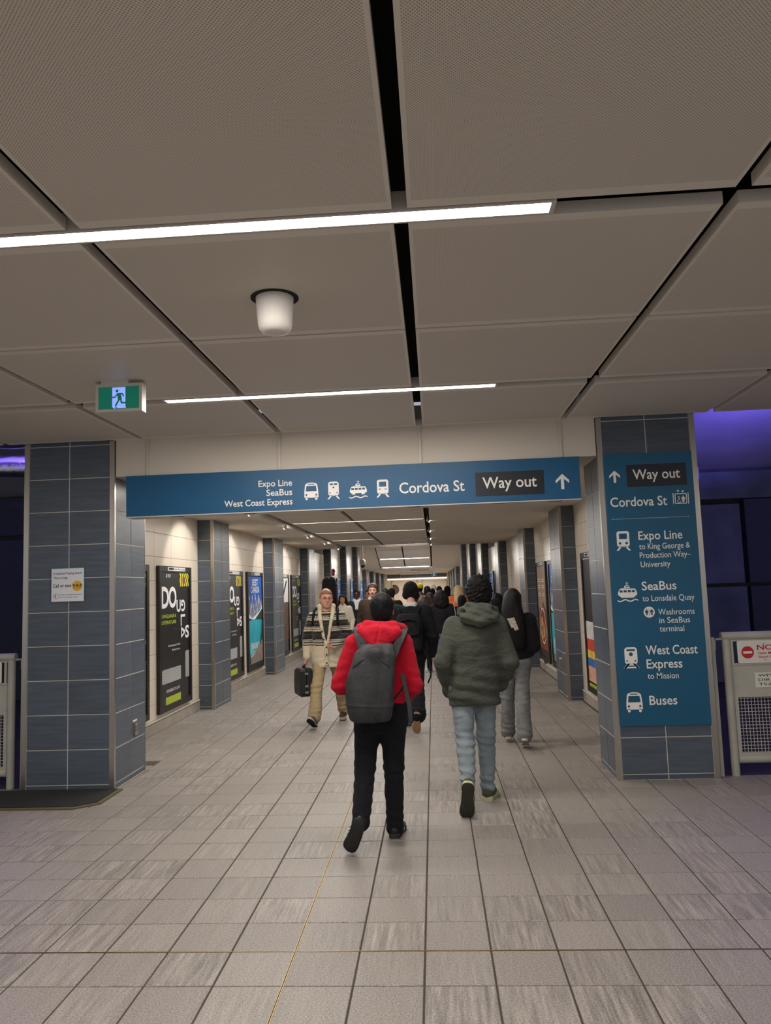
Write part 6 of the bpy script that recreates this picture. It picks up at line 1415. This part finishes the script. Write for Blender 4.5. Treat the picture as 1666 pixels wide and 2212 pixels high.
# ------------------------------------------------------------------ the crowd further down the corridor
LEGS = [{-1: (18, 6, -8, 0, 4), 1: (-14, 26, 38, 0, 4)}, {-1: (-14, 26, 38, 0, 4), 1: (18, 6, -8, 0, 4)}, {-1: (2, 4, 0, -1, 5), 1: (-4, 40, 46, 0, 4)}, {-1: (-4, 40, 46, 0, 4), 1: (2, 4, 0, -1, 5)}]
JEAN_B = cloth('blue_denim', (84, 108, 142), .85, .2, nscale=10); JEAN_D = cloth('dark_denim', (42, 52, 70), .85, .2, nscale=10); CH = cloth('charcoal_wool', (40, 41, 45), .9, .2); NVY = cloth('navy_wool', (34, 36, 46), .9, .2)
def walker(label, x, y, H, away, top_m, pant_m, hair_m, skin, ph, hem=.47, b=1.05, sleeve=1.1, hair='short', res=.014, hood=None, beanie=None, collar=None, turn=0, vol=1., name='jacket', shoe_m=SHOE_K, face=False, group='crowd walking down the corridor', rz=0, scarf=None):
    k = H / 1.75
    ar = {sd: ((sd * .25 * k, -.05 + (.05 if sd * (1 if ph % 2 else -1) > 0 else -.03), .62 * H), (sd * .235 * k, .06 + (.09 if sd * (1 if ph % 2 else -1) > 0 else -.05), .485 * H)) for sd in (-1, 1)}
    p = Person(label, (x, y, 0), (0 if away else math.pi) + rz, H, LEGS[ph], ar, head_turn=turn, lean=.02, group=group)
    p.body(skin, .01 if face else .013)
    p.top(top_m, hem=hem, b=b, d=1.05, sleeve=sleeve, res=res, fold=.004, name=name, seed=int(x * 31 + y * 7) % 97 + 3)
    p.pants(pant_m, b=1.02, knee=1.08, cuff=1.12, res=res, fold=.004, crotch=.02, ends={-1: 0, 1: 0})
    p.shoes(shoe_m, RUB)
    sc = p.hh / .235; c = p.hc
    if beanie: solid('beanie', [('e', c + V3(0, -.01, .05) * sc, V3(.094, .112, .102) * sc, 0), ('-f', lambda Q: -np.maximum(np.minimum((Q[:, 1] - c[1]) - .04, (c[2] + .035) - Q[:, 2]), (c[2] - .03) - Q[:, 2]), .008)], beanie, p.root, .009)
    if hood: solid('hood', [('e', c + V3(0, -.02, .02) * sc, V3(.112, .128, .135) * sc, 0), ('c', c + V3(0, -.04, -.06) * sc, c + V3(0, -.03, -.14) * sc, .095 * sc, .11 * sc, .04), ('-e', c + V3(0, .12, -.0) * sc, V3(.07, .08, .1) * sc, .02)], hood, p.root, .011)
    if hair == 'short' and not hood and not beanie: p.hair(hair_m, .009, thick=.016 * vol, nape=-.07, bump=.005, freq=80, top_add=.01, volume=vol)
    if beanie: p.hair(hair_m, .009, thick=.006, nape=-.075, bump=.003, freq=80)
    if hair == 'long' and not hood:
        z = p.hc[2]; tb_ = _crom([(z - .4 * k, 0, -.1, .09 * vol, .03), (z - .25 * k, 0, -.095, .115 * vol, .05), (z - .12 * k, 0, -.06, .108 * vol, .07), (z, 0, -.025, .095 * vol, .09), (z + .09 * k, 0, -.01, .07, .07)])
        p.hair(hair_m, .009, thick=.018, nape=-.1, bump=.004, freq=60, extra=[('p', tb_, .03)], stretch=(1, 1, .15), name='long_hair', volume=vol)
    if hair == 'bob' and not hood:
        z = p.hc[2]; tb_ = _crom([(z - .24 * k, .01, -.06, .07 * vol, .05), (z - .17 * k, 0, -.055, .105 * vol, .075), (z - .09 * k, 0, -.045, .11 * vol, .08), (z + .0, 0, -.03, .1 * vol, .09), (z + .1 * k, 0, -.015, .06, .07)])
        p.hair(hair_m, .009, thick=.016, nape=-.12, bump=.013, freq=95, extra=[('p', tb_, .03)], stretch=(1, 1, .5), name='wavy_hair', volume=vol)
    if collar: solid('collar', [('c', p.neck + V3(-.04, .0, -.015) * k, p.neck + V3(.04, .0, -.015) * k, .062 * k, .062 * k, 0), ('c', p.neck + V3(-.03, .01, .02) * k, p.neck + V3(.03, .01, .02) * k, .056 * k, .056 * k, .02)], collar, p.root, .01)
    if scarf: solid('scarf', [('c', p.neck + V3(-.06, .02, -.0) * k, p.neck + V3(.06, .02, .0) * k, .06 * k, .06 * k, 0), ('c', p.neck + V3(-.04, .075, -.03) * k, p.neck + V3(-.02, .13, -.22) * k, .045 * k, .035 * k, .03), ('c', p.neck + V3(.04, .075, -.03) * k, p.neck + V3(.02, .13, -.22) * k, .045 * k, .035 * k, .03)], scarf, p.root, .01)
    if face: face_parts(p.b, p.hc, p.hh, p.hR, IRIS, hair_m, LIP if skin is not SK_C else LIPD, lids=skin, glasses=mat('glasses_black', (20, 20, 22), .4) if face == 'glasses' else None)
    return p
pb = walker('person in a brown sweater with a moustache walking towards the viewer', -1.13, 14, 1.735, False, cloth('brown_knit', (64, 50, 42), .95, .15), JEAN_D, H_BRN, SK_B, 0, hem=.45, b=1.16, sleeve=1.2, face=True, vol=1.12, name='sweater', collar=cloth('white_tee', (200, 196, 190), .9), group=None)
b = MB(); s_ = pb.hh / .235; T_ = lambda x, y, z: tuple(pb.hc + pb.hR @ (V3(x, y, z) * s_)); b.tube([T_(-.028, .086, -.055), T_(-.012, .1, -.046), T_(.012, .1, -.046), T_(.028, .086, -.055)], [.003, .006, .006, .003], 6); b.build('moustache', H_BRN, pb.b, world=False, smooth=True)
walker('person in a black suit jacket and white scarf walking towards the viewer', -1.94, 19, 1.62, False, NVY, JEAN_D, H_BLK, SK_C, 1, hem=.42, b=1.08, face='glasses', scarf=cloth('white_wool', (206, 206, 210), .9), group=None)
walker('person in a cream roll-neck sweater walking towards the viewer', -2.12, 17.5, 1.525, False, cloth('cream_wool', (204, 194, 178), .95, .1), JEAN_D, H_BLK, SK_A, 0, hem=.5, b=1.0, sleeve=1.15, face=True, hair='bob', name='sweater', collar=cloth('cream_wool', (204, 194, 178)), group=None)
walker('auburn-haired person half hidden behind the brown sweater', -1.77, 20.3, 1.61, False, CH, JEAN_D, H_BRN, SK_B, 1, face=True, group=None)
walker('black-haired person in a black coat just beyond the red hoodie wearer', -1.03, 16, 1.63, True, K_BLK, K_BLK2, H_BLK, SK_A, 2, hem=.4)
walker('person in a black cap and black coat beside another black-coated walker', -.96, 17.2, 1.63, True, K_BLK, K_BLK2, H_BLK, SK_A, 1, hem=.42, b=1.12, beanie=cloth('cap_black', (22, 22, 24), .9))
walker('person in a bright yellow beanie and dark coat', -.36, 20, 1.72, True, cloth('umber_coat', (52, 44, 40), .9, .2), K_BLK2, H_BLK, SK_A, 0, hem=.4, beanie=cloth('yellow_knit', (232, 196, 20), .95, .06), collar=cloth('fur_brown', (88, 74, 64), .95), group=None)
walker('long-haired person in a dark coat beside the yellow beanie', -.18, 21.2, 1.66, True, CH, K_BLK2, H_BLK, SK_A, 1, hem=.38, hair='long')
walker('white-haired person in a pale coat far down the corridor', -.0, 27, 1.68, True, cloth('beige_coat', (150, 140, 126), .9), K_BLK2, H_WHT, SK_B, 0, hem=.4, group=None)
walker('short black-haired person in black ahead of the curly-haired walker', -.04, 22.5, 1.57, True, K_BLK, K_BLK2, H_BLK, SK_A, 2)
walker('round-headed person in charcoal behind the orange sweater wearer', .16, 22, 1.63, True, CH, K_BLK2, H_BLK, SK_A, 3)
walker('person in a raised dark hood near the pillars of the food poster wall', .41, 22.8, 1.63, True, K_BLK, K_BLK2, H_BLK, SK_A, 0, hood=K_BLK, hem=.4, group=None)
walker('person in a tan furry jacket among dark coats', -.1, 18.4, 1.5, True, cloth('tan_fur', (150, 108, 66), .95, .3, nscale=14, bump=.8, bscale=60), K_BLK2, H_BRN, SK_A, 1, hair='bob', group=None)
walker('person with dark wavy hair and a mauve jacket beside the tall beanie wearer', -.205, 15.2, 1.475, True, cloth('mauve_puffer', (120, 96, 96), .8, .15), K_BLK2, H_BRN, SK_A, 3, hair='bob', b=1.1, vol=1.25, group=None)
walker('curly-haired person in a black jacket and blue jeans with a cream tote', .13, 14, 1.575, True, K_BLK, JEAN_B, H_BLK, SK_A, 2, hem=.51, b=1.1, sleeve=1.25, hair='bob', vol=1.25, group=None)
walker('person with long blonde hair in an orange sweater', .565, 17.5, 1.655, True, cloth('orange_knit', (232, 118, 74), .95, .08), JEAN_D, H_BLD, SK_B, 0, hem=.48, b=1.24, sleeve=1.35, hair='long', name='sweater', group=None)
walker('small person in a black puffer jacket with the hood up', .55, 15, 1.455, True, K_BLK, K_BLK2, H_BLK, SK_A, 1, b=1.2, sleeve=1.4, hood=K_BLK, hem=.46, group=None)
walker('person in black with a white tote half hidden by the olive jacket', .99, 12, 1.51, True, K_BLK, K_BLK2, H_BLK, SK_A, 3, b=1.1, hair='bob', vol=1.1, group=None)
def tote(x, y, z, lab, rz=0, col=(196, 184, 164)):
    r = empty('tote_bag', (x, y, z), rz); tag(r, lab, 'bag'); m = cloth('tote_%d' % col[0], col, .9, .08)
    solid('bag', [('p', _crom([(0, 0, 0, .04, .12), (.04, 0, 0, .05, .14), (.2, 0, 0, .045, .135), (.3, 0, 0, .02, .13)]), 0, 3)], m, r, .012, lambda Q: .005 * _noise(Q * V3(10, 10, 8), 2, 3))
    for sy in (-.06, .06): ribbon([(0, sy, .28), (-.01, sy * .8, .42), (-.03, 0, .56), (-.01, -.0, .6)], .03, .008, m, r, 'strap', (0, 1, 0))
tote(.385, 13.95, .78, 'cream canvas tote on the shoulder of the curly-haired walker'); tote(1.25, 11.95, .75, 'white canvas tote hanging beside the olive jacket', col=(208, 204, 196))
